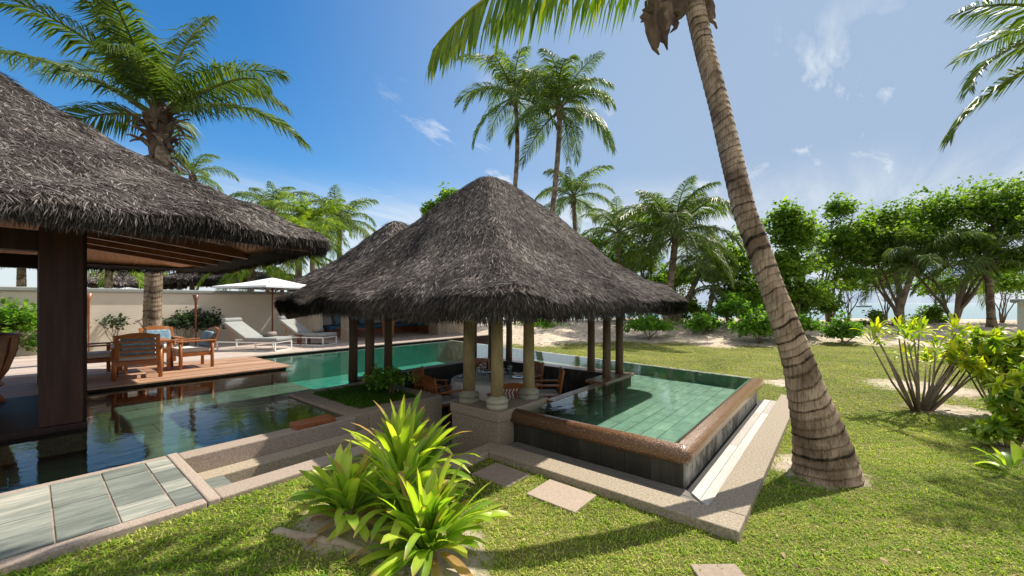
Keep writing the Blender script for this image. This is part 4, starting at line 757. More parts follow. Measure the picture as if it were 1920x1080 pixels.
# stave planter and block on the veranda at far left
sp = empty('stave_planter', (-.62,9.35,.53), 'round dark wooden slatted planter holding strappy leaves at the left edge', 'planter')
for k in range(16):
    a = k/16*6.283; m = MB(); pts = [(math.cos(a)*r_, math.sin(a)*r_, z) for r_, z in ((.30,.28),(.42,.5),(.50,.78),(.52,1.0))]
    for p, q in zip(pts[:-1], pts[1:]): m.bar(p, q, .15, .025, up=(math.cos(a),math.sin(a),0), r=.4+.4*random.random())
    m.build('stave', m_mahog, sp, world=False)
m = MB(); m.tube([(math.cos(a)*.53,math.sin(a)*.53,1.0) for a in np.linspace(0,6.283,33)], .025, 8); m.tube([(math.cos(a)*.36,math.sin(a)*.36,.3) for a in np.linspace(0,6.283,33)], .03, 8); m.build('hoop', m_mahog, sp, world=False, smooth=True)
for k in range(4): a = k*1.57+.6; m = MB(); m.bar((math.cos(a)*.25,math.sin(a)*.25,.3),(math.cos(a)*.45,math.sin(a)*.45,0),.06,.06); m.build('foot', m_mahog, sp, world=False)
m = MB(); m.lathe([(.35,.32),(.44,.9)], (0,0,0), 20); m.build('pot', m_soil, sp, world=False)
m = MB(); m.box(-1.6,-.35,7.95,8.6,.53,.82); tag(m.build('stone_block', m_granite, bevel=.02), 'low grey stone block on the veranda floor at the left edge', 'stone block')
# wooden lid on the pond kerb
p = pt(583,797,0); m = MB(); m.bar((2.02,5.1,.51),(2.5,5.1,.51),.22,.06); tag(m.build('wooden_tray', m_mahog, bevel=.008), 'small dark wooden tray resting on the pond kerb near the planter', 'tray')

# ---------------------------------------------------------------- plants
def strap_plant(parent, n, L0, wd, seed, c=(0,0,0), spread=1.0, name='leaves', mat=None, bias=None, segs=8):
    rg = np.random.default_rng(seed); Vs = []; Fq = []; rn = []; tp = []; b = 0
    for i in range(n):
        az = rg.random()*6.283; q = i/n; el = R(86-78*q**.9*spread)+rg.normal(0,.10); ln = L0*(.62+.5*rg.random()); bend = (.5+.95*rg.random())*(1.1 if q > .4 else .5); w_ = wd*(.75+.5*rg.random())
        if bias is not None: az = az
        pos = np.array([c[0]+math.cos(az)*.05*q*2+rg.normal(0,.03), c[1]+math.sin(az)*.05*q*2+rg.normal(0,.03), c[2]+.02+.10*(1-q)]); h = np.array([math.cos(az), math.sin(az), 0]); sd_ = np.array([-math.sin(az), math.cos(az), 0]); tw = rg.normal(0,.35)
        r_ = rg.random(); brown = rg.random() < .12; bl = .5+.45*rg.random(); side_bend = rg.normal(0,.25); dead = (mat is None or mat is g_crinum) and q > .8 and rg.random() < .45
        if dead: el -= .5; ln *= .9
        for k in range(segs+1):
            s = k/segs; e = el-bend*s**1.6; hd = h*math.cos(side_bend*s)+sd_*math.sin(side_bend*s); d = hd*math.cos(e)+np.array([0,0,1])*math.sin(e)
            if k: pos = pos+d*ln/segs
            pr = (.55+.45*min(1,s*3))*(1 if s < .72 else max(.06,math.sqrt(max(0,1-((s-.72)/.28)**2)))); wv = sd_*math.cos(tw*s)+np.cross(sd_, d)*math.sin(tw*s); up = np.cross(d, wv); up = up*np.sign(up[2]+1e-6)
            Vs += [pos-wv*w_*pr*.5+up*w_*pr*.16, pos, pos+wv*w_*pr*.5+up*w_*pr*.16]; rn += [r_*.8+.05, min(1,r_*.8+.20), r_*.8+.05]; tv = max(0,min(1,(s-bl)/.12)) if brown else (.8 if s > .97 else 0); tp += [1.0 if dead else tv]*3
        for k in range(segs):
            o_ = b+k*3; Fq += [(o_,o_+1,o_+4,o_+3),(o_+1,o_+2,o_+5,o_+4)]
        b += 3*(segs+1)
    return fast(name, np.array(Vs), np.array(Fq), mat or g_crinum, parent, rnd=rn, tip=tp, smooth=True, world=False)
CR = [((2.12,3.0),.72,110,11,'tallest clump of yellow green crinum lily, at the back beside the steps'),((1.76,2.20),.54,110,12,'arching crinum lily clump at the front right, with orange leaf tips'),((1.46,2.74),.40,70,13,'small crinum lily clump at the left of the bed, upright round tipped leaves'),((1.80,2.56),.52,80,14,'crinum lily clump in the middle of the bed with browned drooping leaves')]
for (x, y), L0, n, sd0, lb in CR:
    t = empty('crinum_lily', (x,y,gh(x,y)+.02), lb, 'plant', group='crinum lily clumps in the front bed'); strap_plant(t, n, L0, .062, sd0, spread=.72)
    m = MB(); m.tube([(0,0,-.05),(0,0,.08),(0,0,.14)], [.06,.05,.03], 10); m.build('stem', m_deadleaf, t, world=False, smooth=True)
m = MB(); pts = []
for k in range(15):
    f = k/14; q = pt(505+250*f, 1036+34*f, 2.74-.22*f); pts.append((q.x, q.y, float(gh(q.x,q.y))+.004+.010*math.sin(k*1.9)-.03*(abs(f-.5)*2)**4))
m.tube(pts, [.022+.016*random.random() for _ in pts], 8, wob=.5); tag(m.build('bed_edging', m_rough, smooth=True), 'curved half buried stone edging around the front lily bed', 'edging')
t = empty('strap_leaf_plant', (-.62,9.35,1.41), 'dark reddish strap leaved plant growing in the wooden stave planter', 'plant'); strap_plant(t, 30, .75, .09, 33, spread=.75, mat=LEAF('bromeliad_leaf', [(0,(.03,.012,.012)),(.6,(.05,.05,.02)),(1,(.14,.13,.05))], .2, .35))

def frond_mesh(name, L, e0, bend, n, ll, wd, mat, seed, droop=.6, pet=.16, curl=0, hang=0):
    rg = np.random.default_rng(seed); K = 30; s = np.linspace(0,1,K); an = e0-bend*s**1.35; st_ = L/(K-1)
    P = np.zeros((K,3)); 
    for i in range(1,K): P[i] = P[i-1]+np.array([math.cos(an[i]),curl*s[i],math.sin(an[i])])*st_
    mb = MB(); rr = .045*(1-s)**.8*L/3.2+.005; 
    mb.tube([tuple(p) for p in P[::2]]+[tuple(P[-1])], list(rr[::2])+[.004], 5, r=.6); A = mbarr(mb)
    u = pet+(1-pet)*np.linspace(0,1,n)**.95; parts = [A]; rn = [np.full(len(A[0]),.95)]
    for sg in (-1,1):
        uu = np.clip(u+rg.normal(0,.003,n),0,1); bx = np.stack([np.interp(uu,s,P[:,j]) for j in range(3)],1); a_ = np.interp(uu,s,an)
        tg = np.stack([np.cos(a_),np.zeros(n),np.sin(a_)],1); nm = np.stack([-np.sin(a_),np.zeros(n),np.cos(a_)],1); lt_ = np.array([[0,sg,0]])*np.ones((n,1))
        fw = R(28)+R(38)*((uu-pet)/(1-pet))**1.5+rg.normal(0,.06,n); pr = np.sin(np.clip((uu-pet*.55)/(1-pet*.55),0,1)**.62*math.pi*.93)**.55
        d = lt_*np.cos(fw)[:,None]+tg*np.sin(fw)[:,None]+nm*(.28+rg.normal(0,.10,n))[:,None]
        d = d*(1-hang)+np.array([[0,0,-1.]])*hang; dr = droop*(.7+.6*rg.random(n)); ln = ll*pr*(.85+.25*rg.random(n))
        wv = tg*.8+nm*.5*rg.normal(0,1,(n,1))
        parts.append(blades(bx, d, wv, ln, wd*(.8+.4*rg.random(n)), dr)); rn.append(np.repeat(np.clip(rg.random(n)*.8+.1,0,1),5))
    V, F = merge(parts); return fast(name, V, F, mat, rnd=np.concatenate(rn), mesh_only=True)
FR = {}
def frond_set(key, mat, n, ll, wd, sp=((80,70),(66,85),(52,95),(36,95),(18,85),(0,70),(-20,55)), droop=.6):
    FR[key] = [[frond_mesh('frond', 1.0*3.6, R(e), R(b*(1+.12*v)), n, ll, wd, mat, 100+hash((i,v)) % 97, droop=droop*(1+.3*v)) for v in (0,1)] for i, (e, b) in enumerate(sp)]
frond_set('near', g_palm, 92, 1.05, .045, droop=1.3); frond_set('yel', g_palm2, 66, 1.05, .06, droop=1.2); frond_set('far', g_palmfar, 66, 1.05, .055, droop=1.3)
def trunk_mesh(parent, pts, rad, mat, nring, n=20, ring=.10, amp=.02, world=True, part=True):
    """pts = centre line samples; rings with ledges"""
    P = [Vector(p) for p in pts]; seg = 900 if nring > 50 else 260 if nring > 30 else 60; cum = [0]
    for a, b in zip(P[:-1], P[1:]): cum.append(cum[-1]+(b-a).length)
    LT = cum[-1]; xs = np.linspace(0, LT, seg); C = np.stack([np.interp(xs, cum, [p[j] for p in P]) for j in range(3)], 1)
    for _ in range(90 if seg > 500 else 10 if seg > 100 else 3): C[1:-1] = (C[:-2]+C[2:]+2*C[1:-1])/4
    rr = np.interp(xs, cum, rad); V = []; tp = []; rg = np.random.default_rng(int(LT*100)); phs = rg.random(3)*6
    for i in range(seg):
        t_ = Vector(C[min(i+1,seg-1)]-C[max(i-1,0)]).normalized(); fx = t_.cross(Vector((0,1,0))).normalized(); fy = t_.cross(fx)
        for k in range(n):
            a = 2*math.pi*k/n; s_ = xs[i]/ring+.30*math.sin(a+phs[0])+.16*math.sin(2*a+phs[1]+xs[i]*2)+.45*math.sin(xs[i]*3.1)+.25*math.sin(xs[i]*7.7)+.05*math.sin(5*a+xs[i]*4); f_ = s_-math.floor(s_); q = rr[i]*(1+amp*(1-f_)*1.6+.03*math.sin(3*a+phs[2]+xs[i]))
            V.append(Vector(C[i])+fx*q*math.cos(a)+fy*q*math.sin(a)); rk = (math.sin(math.floor(s_)*127.1+3.3)*43758.5) % 1; bw = .06+.22*rk; st = .18+.45*((rk*7.7) % 1); tp.append(.36-st if f_ < bw else min(.38, .36-st+(f_-bw)*4)-.12*f_)
    ii = np.arange(seg*n).reshape(seg,n); nx = np.roll(ii,-1,1); F = np.stack([ii[:-1],nx[:-1],nx[1:],ii[1:]],-1).reshape(-1,4)
    return fast('trunk', np.array(V), [F, ii[-1:]], mat, parent, tip=tp, smooth=True, world=world)
def palm(base, crown, rad, label, key='far', nf=18, scale=1.0, seed=0, mid=None, group=None, mat=None, top=True, lowcut=6, az0=None, name='palm_tree'):
    rg = random.Random(seed); base = Vector(base); crown = Vector(crown); t = empty(name, base, label, 'palm tree', group=group)
    mid = Vector(mid) if mid is not None else base.lerp(crown,.5)+Vector(((base.x-crown.x)*.15,(base.y-crown.y)*.15,0))
    pts = []; 
    for k in range(13):
        s = k/12; pts.append(base*(1-s)**2+mid*2*s*(1-s)+crown*s*s)
    # pass through mid more closely
    rd = [rad*(1.5 if k == 0 else 1.15 if k == 1 else 1.0-.25*k/12) for k in range(13)]
    trunk_mesh(t, pts, rd, mat or m_trunkfar, 20, n=12, ring=.16, amp=.05)
    az = rg.random()*6 if az0 is None else az0
    for i in range(nf):
        lv = min(int(i/nf*(lowcut+1)), 6); me = rg.choice(FR[key][lv]); o = bpy.data.objects.new('frond', me); link(o); o.parent = t; o.location = crown-base+Vector((0,0,.12*(1-lv/6)))
        az += 2.399; sc = scale*(.85+.25*rg.random())*(1 if lv > 0 else .85); o.rotation_euler = (rg.uniform(-.35,.35), 0, az+rg.uniform(-.2,.2)); o.scale = (sc,sc,sc)
    # sheath and coconuts in the crown base
    m = MB(); c = crown-base; rs = rad*1.7
    for k in range(9):
        a = k*.7+rg.random(); m.bar(c+Vector((math.cos(a)*rad*.5,math.sin(a)*rad*.5,-.05)), c+Vector((math.cos(a)*rs*1.4,math.sin(a)*rs*1.4,-.35-.4*rg.random())), .12*scale, .03)
    m.tube([c+Vector((0,0,-.5*scale)), c+Vector((0,0,-.1)), c+Vector((0,0,.35*scale))], [rad*1.1, rad*1.6, rad*.5], 8); m.build('leaf_sheaths', m_deadleaf, t, world=False)
    return t
# near palm behind the veranda, chosen frond by frond
def frond_at(parent, loc, az, roll, sc, L, e0, bend, mat=None, n=95, ll=.85, wd=.04, seed=1, droop=.6, pet=.16, hang=0):
    me = frond_mesh('frond', L, R(e0), R(bend), n, ll, wd, mat or g_palm, seed, droop=droop, pet=pet, hang=hang); o = bpy.data.objects.new('frond', me); link(o); o.parent = parent; o.location = loc; o.rotation_euler = (roll,0,az); o.scale = (sc,)*3; return o
VIEW = HEAD; LEFT = HEAD+R(90); RIGHT = HEAD-R(90)
np_ = empty('palm_tree', (2.05,14.0,.4), 'leafy coconut palm rising behind the veranda roof in front of the cream wall', 'palm tree')
cr = pt(300,232,10.6); trunk_mesh(np_, [(2.05,14.0,.35),(2.06,14.0,1.2),(2.10,14.0,3),(2.3,13.6,5.0),tuple(cr-Vector((0,0,.3)))], [.25,.19,.175,.165,.17], m_trunkfar, 40, n=20, ring=.15, amp=.04)
cl = cr-np_.location
for i, (az, e, b, L, sc, rl) in enumerate(((LEFT+R(-6),52,66,5.3,1,.35),(LEFT+R(12),38,62,5.0,1,-.3),(LEFT-R(25),72,60,4.4,1,.5),(LEFT+R(30),80,45,3.9,1,-.4),(VIEW,84,30,3.9,1,.1),(VIEW+R(180),76,62,3.4,1,.1),(RIGHT+R(20),72,75,3.8,1,-.3),(RIGHT-R(18),52,98,3.9,1,-.5),(RIGHT+R(2),24,72,3.9,1,.35),(RIGHT+R(40),60,85,3.4,1,.2),(LEFT-R(60),35,95,3.0,1,.2),(LEFT+R(15),12,80,2.6,1,.3),(VIEW+R(200),55,90,2.6,1,0),(RIGHT-R(60),66,80,3.4,1,.2),(LEFT+R(60),66,80,3.6,1,.2))):
    frond_at(np_, cl+Vector((0,0,.12)), az, rl, sc, L, e, b, seed=200+i, ll=.98, n=105, wd=.042, droop=1.3)
m = MB()
for k in range(46):
    a = k*2.4; z = -1.15+k*.03; r0 = .17+.10*k/46; ln = random.uniform(.25,.5); up_ = random.uniform(-.30,.35) if k > 12 else random.uniform(-.5,-.1)
    p0 = cl+Vector((math.cos(a)*r0*.6,math.sin(a)*r0*.6,z-.12)); p1 = cl+Vector((math.cos(a)*(r0+ln*.3),math.sin(a)*(r0+ln*.3),z+up_*.5+.05)); p2 = cl+Vector((math.cos(a+.2)*(r0+ln*.85),math.sin(a+.2)*(r0+ln*.85),z+up_*1.1))
    p3 = p2+(p2-p1)*.35+Vector((0,0,-.06)); m.strip([p0, p0.lerp(p1,.5), p1, p1.lerp(p2,.5), p2, p3], [.30,.28,.2,.14,.12,.02], .03, (math.cos(a)*.3,math.sin(a)*.3,1))
m.tube([cl+Vector((0,0,-1.3)),cl+Vector((0,0,-.7)),cl+Vector((0,0,-.1)),cl+Vector((0,0,.45)),cl+Vector((0,0,.8))], [.17,.25,.25,.17,.06], 12, wob=.35); m.build('leaf_sheaths', m_deadleaf, np_, world=False)
# leaning palm on the right
lpz = []
for (px, py, D, rr) in ((1549,905,4.62,.36),(1547,885,4.62,.345),(1542,850,4.63,.315),(1531,800,4.64,.265),(1514,745,4.66,.235),(1500,690,4.68,.195),(1484,640,4.7,.175),(1448,540,4.78,.165),(1420,460,4.84,.165),(1397,400,4.9,.165),(1373,300,5.08,.165),(1349,200,5.3,.16),(1322,100,5.48,.16),(1306,30,5.6,.165),(1297,-20,5.68,.18),(1292,-70,5.75,.15)):
    lpz.append((pt(px,py,D), rr*(.92 if py > 780 else .84 if py > 600 else .75)))
ln_ = empty('palm_tree', (lpz[0][0].x,lpz[0][0].y,0), 'big ringed coconut trunk leaning left over the lawn, swollen at its base', 'palm tree')
trunk_mesh(ln_, [p for p, _ in lpz], [r for _, r in lpz], m_trunk, 60, n=56, ring=.105, amp=.035)
ctop = lpz[-2][0]; cl = ctop-ln_.location
for i, (az, e, b, L, rl) in enumerate(((VIEW+R(111),-3,54,4.3,.0),(VIEW+R(150),55,50,4.2,.2),(VIEW+R(172),45,50,4,.1),(VIEW+R(190),60,50,4,.1),(VIEW+R(212),60,40,4,.1),(RIGHT-R(30),74,34,3.8,.2),(RIGHT-R(5),80,30,3.8,.2),(VIEW+R(165),80,30,3.8,.1))):
    frond_at(ln_, cl+Vector((0,0,.15 if i == 0 else .35)), az, rl, 1, L, e, b, mat=g_palm2 if i == 0 else g_palm, seed=300+i, n=84 if i == 0 else 70, wd=.05, ll=.8, droop=1.6 if i == 0 else .7, hang=.62 if i == 0 else 0)
SH = ((1228,-10,1232,105,.11),(1246,-10,1250,95,.09),(1262,-15,1258,62,.07),(1213,0,1205,45,.05),(1330,-15,1333,55,.06),(1275,-15,1270,40,.08),(1240,-20,1222,30,.08),(1255,-20,1240,60,.10))
m = MB()
for (x0,y0,x1,y1,w_) in SH:
    a = pt(x0,y0,5.6)-ln_.location; b = pt(x1,y1,5.55)-ln_.location; ps = []; ws = []
    for q in range(9):
        f = q/8; ps.append(a.lerp(b, f)+Vector((random.uniform(-.03,.03),random.uniform(-.03,.03),0))+Vector((.636,-.772,0))*.05*math.sin(f*4+x0)); ws.append(w_*2.0*(.7+.5*math.sin(f*2.6+.3))*(1 if f < .7 else max(.08,(1-f)/.3))*random.uniform(.8,1.2))
    m.strip(ps, ws, .03, (-.77,-.63,random.uniform(-.3,.3)))
m.tube([cl+Vector((.1,-.1,-.1)), cl+Vector((0,0,.1)), cl+Vector((0,0,.5))], [.2,.3,.2], 12, wob=.3); m.build('leaf_sheaths', m_deadleaf, ln_, world=False)
# palm off frame at upper right whose fronds hang in
off = pt(2110,60,7.5); fp = empty('palm_tree', (off.x,off.y,0), 'palm fronds hanging in from beyond the upper right corner', 'palm tree'); trunk_mesh(fp, [(off.x,off.y,-.1),(off.x,off.y,3),tuple(off)], [.25,.18,.16], m_trunk, 10, n=12, ring=.15)
co_ = Vector((0,0,off.z))
for i, (az, e, b, L, rl) in enumerate(((LEFT+R(5),22,42,3.5,.2),(LEFT-R(2),5,62,3.8,.35),(LEFT-R(30),-8,60,3.1,.2),(RIGHT,40,60,3.5,.2),(VIEW,50,60,3.5,.2),(VIEW+R(150),30,60,3.5,.2))):
    frond_at(fp, co_, az, rl, 1, L, e, b, seed=400+i, n=80, ll=.75, droop=1.0, wd=.04)
# distant and middle-distance palms
G1 = 'coconut palms beyond the pavilion'
def pp(bx, by, cx_, cy_, D, rad, label, **k):
    b = pt(bx, by, D); b.z = float(gh(b.x, b.y))-.1 if by > 560 else b.z
    return palm(b, pt(cx_, cy_, D), rad, label, **k)
def ground_under(px, D): p = pt(px, 600, D); p.z = float(gh(p.x, p.y))-.1; return p
palm(ground_under(925,31), pt(965,182,31), .20, 'tall slender palm, the left one of the two tallest in the sky', nf=20, scale=1.35, seed=1, mid=pt(985,330,31), group=G1)
palm(ground_under(1000,29), pt(1050,205,29), .22, 'tall slender palm, the right one of the two tallest in the sky', nf=22, scale=1.4, seed=5, mid=pt(1045,400,29), group=G1, key='near')
palm(ground_under(1085,32), pt(1075,372,32), .2, 'palm crown just right of the tallest trunks, above the thatch slope', nf=18, scale=1.05, seed=8, group=G1)
palm(ground_under(1250,23), pt(1268,438,23), .22, 'broad full crowned palm between the pavilion roof and the leaning trunk', nf=26, scale=1.22, seed=3, group=G1, key='near')
palm(ground_under(1165,27), pt(1160,440,27), .2, 'mid height palm partly hidden behind the right slope of the thatch', nf=18, scale=.95, seed=12, group=G1)
palm(ground_under(1262,24), pt(1322,492,25), .16, 'smaller palm leaning right towards the big ringed trunk', nf=16, scale=.85, seed=4, mid=pt(1290,560,24), group=G1)
palm(ground_under(1325,24), pt(1338,540,24), .15, 'short palm with a ragged drooping crown close to the sand', nf=12, scale=.6, seed=14, group=G1)
palm(ground_under(1680,24), pt(1715,500,24), .17, 'stout palm standing on the sand among tree stems at the right', nf=16, scale=1.05, seed=16, group=G1, lowcut=5)
palm(ground_under(1860,23), pt(1850,490,23), .19, 'thick palm under the broad leaved canopy near the right edge', nf=18, scale=1.1, seed=17, group=G1, lowcut=6)
G2 = 'palms behind the garden wall'
palm(ground_under(590,27), pt(583,428,27), .2, 'upright yellow green palm above the far eave of the veranda roof', nf=18, scale=.95, seed=21, key='yel', group=G2, lowcut=4)
palm(ground_under(635,30), pt(637,418,30), .2, 'palm with drooping crown just left of the lounge roof', nf=20, scale=1.0, seed=22, group=G2)
palm(ground_under(500,30), pt(512,400,30), .2, 'palm peeping over the slope of the veranda roof', nf=16, scale=.95, seed=23, group=G2)
palm(ground_under(360,34), pt(362,330,34), .2, 'palm whose few fronds show right of the sheathed trunk top', nf=12, scale=.95, seed=24, group=G2)
palm(ground_under(560,22), pt(560,472,22), .2, 'low yellowing palm hanging over the garden wall', nf=20, scale=.85, seed=25, key='yel', group=G2)
palm(ground_under(470,23), pt(470,495,23), .2, 'low palm crown between parasol and veranda eave', nf=18, scale=.8, seed=26, key='yel', group=G2)
palm(ground_under(200,20), pt(205,490,20), .18, 'yellow fronded palm behind the wall right of the dark post', nf=14, scale=.75, seed=27, key='yel', group=G2)
palm(ground_under(40,19), pt(40,470,19), .18, 'yellow fronded palm behind the wall at the left edge', nf=14, scale=.75, seed=28, key='yel', group=G2)
# far thatched roofs beyond the wall
for i, (px, D, hx, hy, zb, lb) in enumerate(((455,26,4.2,2.5,3.1,'low thatched roof behind the wall, over the white parasol'),(250,25,2.4,1.6,3.0,'small thatched roof behind the wall, left of the palm trunk'))):
    p = pt(px, 560, D); t = empty('thatched_hut', (p.x,p.y,.4), lb, 'hut', group='thatched huts behind the wall')
    thatch_roof(t, p.x, p.y, hx, hy, [(0,zb+.25),(.5,zb+.8),(1,zb+1.0)], zb, 9000, 40+i, fringe=2500, wd=.04, ln=(.25,.5))
    m = MB(); [m.box(p.x+sx*hx*.7-.1,p.x+sx*hx*.7+.1,p.y+sy*hy*.6-.1,p.y+sy*hy*.6+.1,.2,zb+.1) for sx in (-1,1) for sy in (-1,1)]; m.build('posts', m_pole, t)

# ---------------------------------------------------------------- broadleaf trees and shrubs
def leaves(blobs, n, size, seed, clump=.45, per=60, flat=.3):
    per = max(12, per*.42); clump = clump*.72
    """blobs: (centre, radii); leaves gathered in clumps near the blob surfaces"""
    rg = np.random.default_rng(seed); vol = np.array([b[1][0]*b[1][1]*b[1][2] for b in blobs])**.75; nc = int(max(3, n//per)); ci = rg.choice(len(blobs), nc, p=vol/vol.sum())
    C = np.array([b[0] for b in blobs])[ci]; Rr = np.array([b[1] for b in blobs])[ci]; d = rg.normal(0,1,(nc,3)); d[:,2] = np.where(d[:,2] < -.3, -d[:,2], d[:,2]); d /= np.linalg.norm(d,axis=1,keepdims=True); cc = C+d*Rr*(rg.random((nc,1))**.5)*np.clip(1.08+.28*rg.normal(0,1,(nc,1)), .5, 1.7)
    k = rg.integers(0, nc, n); cs = clump*(.5+.9*rg.random(nc)); off_ = rg.normal(0,1,(n,3)); off_ /= np.linalg.norm(off_,axis=1,keepdims=True); off_ *= (rg.random((n,1))**.4)*cs[k][:,None]; off_[:,2] *= .75
    base = cc[k]+off_; nd = off_/(np.linalg.norm(off_,axis=1,keepdims=True)+1e-6)*.8+rg.normal(0,.6,(n,3)); nd[:,2] -= flat; sd_ = np.cross(nd, rg.normal(0,.5,(n,3))+np.array([[0,0,1.]]))
    sz = size*(.45+.9*rg.random(n)**1.3); d = nd/np.linalg.norm(nd,axis=1,keepdims=True); sd_ /= np.linalg.norm(sd_,axis=1,keepdims=True); sz = sz[:,None]
    V = np.stack([base, base+d*sz*.45+sd_*sz*.42, base+d*sz, base+d*sz*.45-sd_*sz*.42],1).reshape(-1,3); F = np.arange(n*4).reshape(-1,4)
    cr_ = rg.random(nc)**1.4*.6-.05; r_ = np.clip(cr_[k]+rg.random(n)*.5,0,1); return V, F, np.repeat(r_,4), cc
def branchy(m, base, targets, r0, seed, jit=.25, n=7):
    rg = random.Random(seed)
    for i, tg in enumerate(targets):
        a = Vector(base)+Vector((rg.uniform(-.1,.1),rg.uniform(-.1,.1),0)); b = Vector(tg); pts = []
        L = (b-a).length
        for k in range(n+1):
            s = k/n; p = a.lerp(b, s); p.z = a.z+(b.z-a.z)*s**.8; p += Vector((rg.uniform(-1,1),rg.uniform(-1,1),rg.uniform(-.5,.5)))*jit*L*.12*math.sin(s*math.pi); pts.append(p)
        m.tube(pts, [r0*(1-.8*k/n)*(1 if i == 0 else .7) for k in range(n+1)], 7)
        for q in range(5):
            s0 = rg.randint(n//2, n-1); p = pts[s0]; e_ = p+Vector((rg.uniform(-1,1),rg.uniform(-1,1),rg.uniform(.1,1)))*L*.22; m.tube([p, p.lerp(e_,.5)+Vector((0,0,.05)), e_], [r0*.28,r0*.2,r0*.08], 5)
def tree(px, D, blobs, n, size, label, seed, mat=None, nst=4, r0=.13, name='broadleaf_tree', cat='tree', group=None, clump=.5, per=60, tz=None, zb=None):
    """blobs given as (px, py, D, rx, ry(depth), rz) in metres"""
    b = pt(px, 600, D); b.z = float(gh(b.x, b.y))-.05 if zb is None else zb; t = empty(name, b, label, cat, group=group)
    rot = Matrix.Rotation(HEAD-R(90), 3, 'Z'); bl = []
    for (x, y, d_, rx, ry, rz) in blobs: c = pt(x, y, d_)-b; bl.append(((c.x,c.y,c.z),(max(rx,ry)*.85 if rx > 0 else 0, max(rx,ry)*.85, rz)))
    V, F, r_, cc = leaves(bl, n, size, seed, clump=clump, per=per); fast('crown', V, F, mat or g_tree, t, rnd=r_, world=False)
    m = MB(); rg = random.Random(seed); tg = [cc[rg.randrange(len(cc))] for _ in range(nst)]; branchy(m, (0,0,0), tg, r0, seed); m.build('trunk', m_bark, t, world=False, smooth=True); return t
GT = 'broad leaved shore trees'
tree(1790,24,[(1690,460,25,2.0,2,1.2),(1760,410,25,2.2,2,1.3),(1850,400,24,2.4,2,1.6),(1915,420,23,2.2,2,1.8),(1990,420,22,3,2,2),(1800,470,24,2.2,1.5,1.0),(1900,500,23,1.6,1.5,1.0)],38000,.18,'wide dense canopy tree filling the right edge above the sand',51,group=GT,nst=8,r0=.14,clump=.6)
tree(1690,25,[(1640,450,26,1.8,2,1.2),(1600,480,26,1.3,1.5,.9),(1690,500,25,1.2,1.4,.6),(1740,440,26,1.4,1.5,1),(1660,420,26,1.4,1.3,1.0),(1600,520,25,1.2,1.2,.6)],21000,.18,'broad leaved tree with slanting stems left of the wide canopy',52,group=GT,nst=6,r0=.14)
tree(1555,26,[(1575,400,26,.9,.8,1.0),(1560,460,26,1.7,1.4,1.2),(1610,445,26,1.4,1,1.0),(1620,490,26,1.6,1.3,.9),(1540,500,26,1.3,1,.8)],14000,.18,'slim forked tree with sparse top and two bare stems on the sand',53,group=GT,nst=7,r0=.11,clump=.4,per=40)
tree(1485,23,[(1470,415,23,1.1,1,.8),(1490,450,23,1.5,1.2,1.1),(1475,510,23,1.6,1.2,1.1),(1500,560,23,1.5,1.1,.9),(1440,580,23,1.2,1,.8)],16000,.2,'leafy column shaped tree immediately right of the leaning trunk',54,group=GT,nst=4)
tree(1370,25,[(1370,500,26,1.8,1.4,1.4),(1400,560,25,1.7,1.3,1.0),(1350,520,27,2,1.3,1)],8500,.22,'loose green tree immediately left of the leaning trunk',55,group=GT,nst=4,clump=.4,per=40)
tree(1200,29,[(1110,462,29,1.5,1.4,1),(1180,500,29,2.2,2,1.5),(1240,540,28,1.6,1.5,1),(1220,430,30,1.6,1.5,1.3)],10000,.22,'rounded dark tree behind the right slope of the thatch',56,group=GT,nst=4)
tree(850,33,[(845,385,33,1.3,1.3,1.2),(810,400,33,1.2,1.2,.8),(880,390,33,1,1,1)],5000,.24,'small crowned tree showing above the left slope of the thatch',57,group=GT,nst=4,clump=.4,per=40)
GB = 'leafy bushes on the sand'
for i, (px, py, D, rx, rz, n, lb) in enumerate(((1425,605,19,.9,.75,4200,'bright bush at the foot of the leaning trunk, left side'),(1500,600,20,.7,.45,1500,'low bush on the sand right of the leaning trunk'),(1582,612,19,.55,.5,2200,'small round bush in front of the forked tree'),(1215,600,20,.9,.35,2200,'light green bush beneath the right eave'),(1320,598,21,.7,.45,1600,'small bush on the sand beside the short ragged palm'),(1015,606,24,1.6,.45,3800,'long bright green bush seen between the pavilion posts'),(1375,575,22,.9,.8,2500,'tall loose bush left of the leaning trunk'))):
    tree(px, D, [(px, py+8, D, rx, rx, rz), (px-rx*26, py+14, D, rx*.75, rx*.8, rz*.6), (px+rx*28, py+13, D+.5, rx*.7, rx*.8, rz*.6)], int(n*1.3), .15, lb, 60+i, mat=g_bush, nst=5, r0=.03, name='leafy_bush', cat='bush', group=GB, clump=.3, per=40)
for i, (px, py, D, rx, rz, n, lb) in enumerate(((1395,540,26,1.1,1.2,3600,'tall leafy shrub screening the sea just left of the leaning trunk'),(1440,565,24,1.0,1.0,3200,'mid height shrub touching the leaning trunk on its left'),(1525,560,24,1.1,1.0,3400,'shrub between the column shaped tree and the forked tree'),(1290,575,26,1.0,.8,2400,'shrub behind the right eave tip near the sea'),(1180,560,27,1.6,1.1,4200,'dense shrub behind the right eave, under the rounded dark tree'),(1745,585,25,.8,.6,1500,'small shrub on the sand between the stout palms'),(1640,590,24,.5,.4,700,'tiny shrub at the foot of the slanting stems'))):
    tree(px, D, [(px, py+6, D, rx, rx, rz), (px-rx*24, py+22, D, rx*.75, rx*.8, rz*.7), (px+rx*26, py+20, D+.5, rx*.7, rx*.8, rz*.7)], int(n*1.3), .17, lb, 160+i, mat=g_tree, nst=6, r0=.035, name='shore_shrub', cat='shrub', group='shrubs along the shore', clump=.35, per=40)
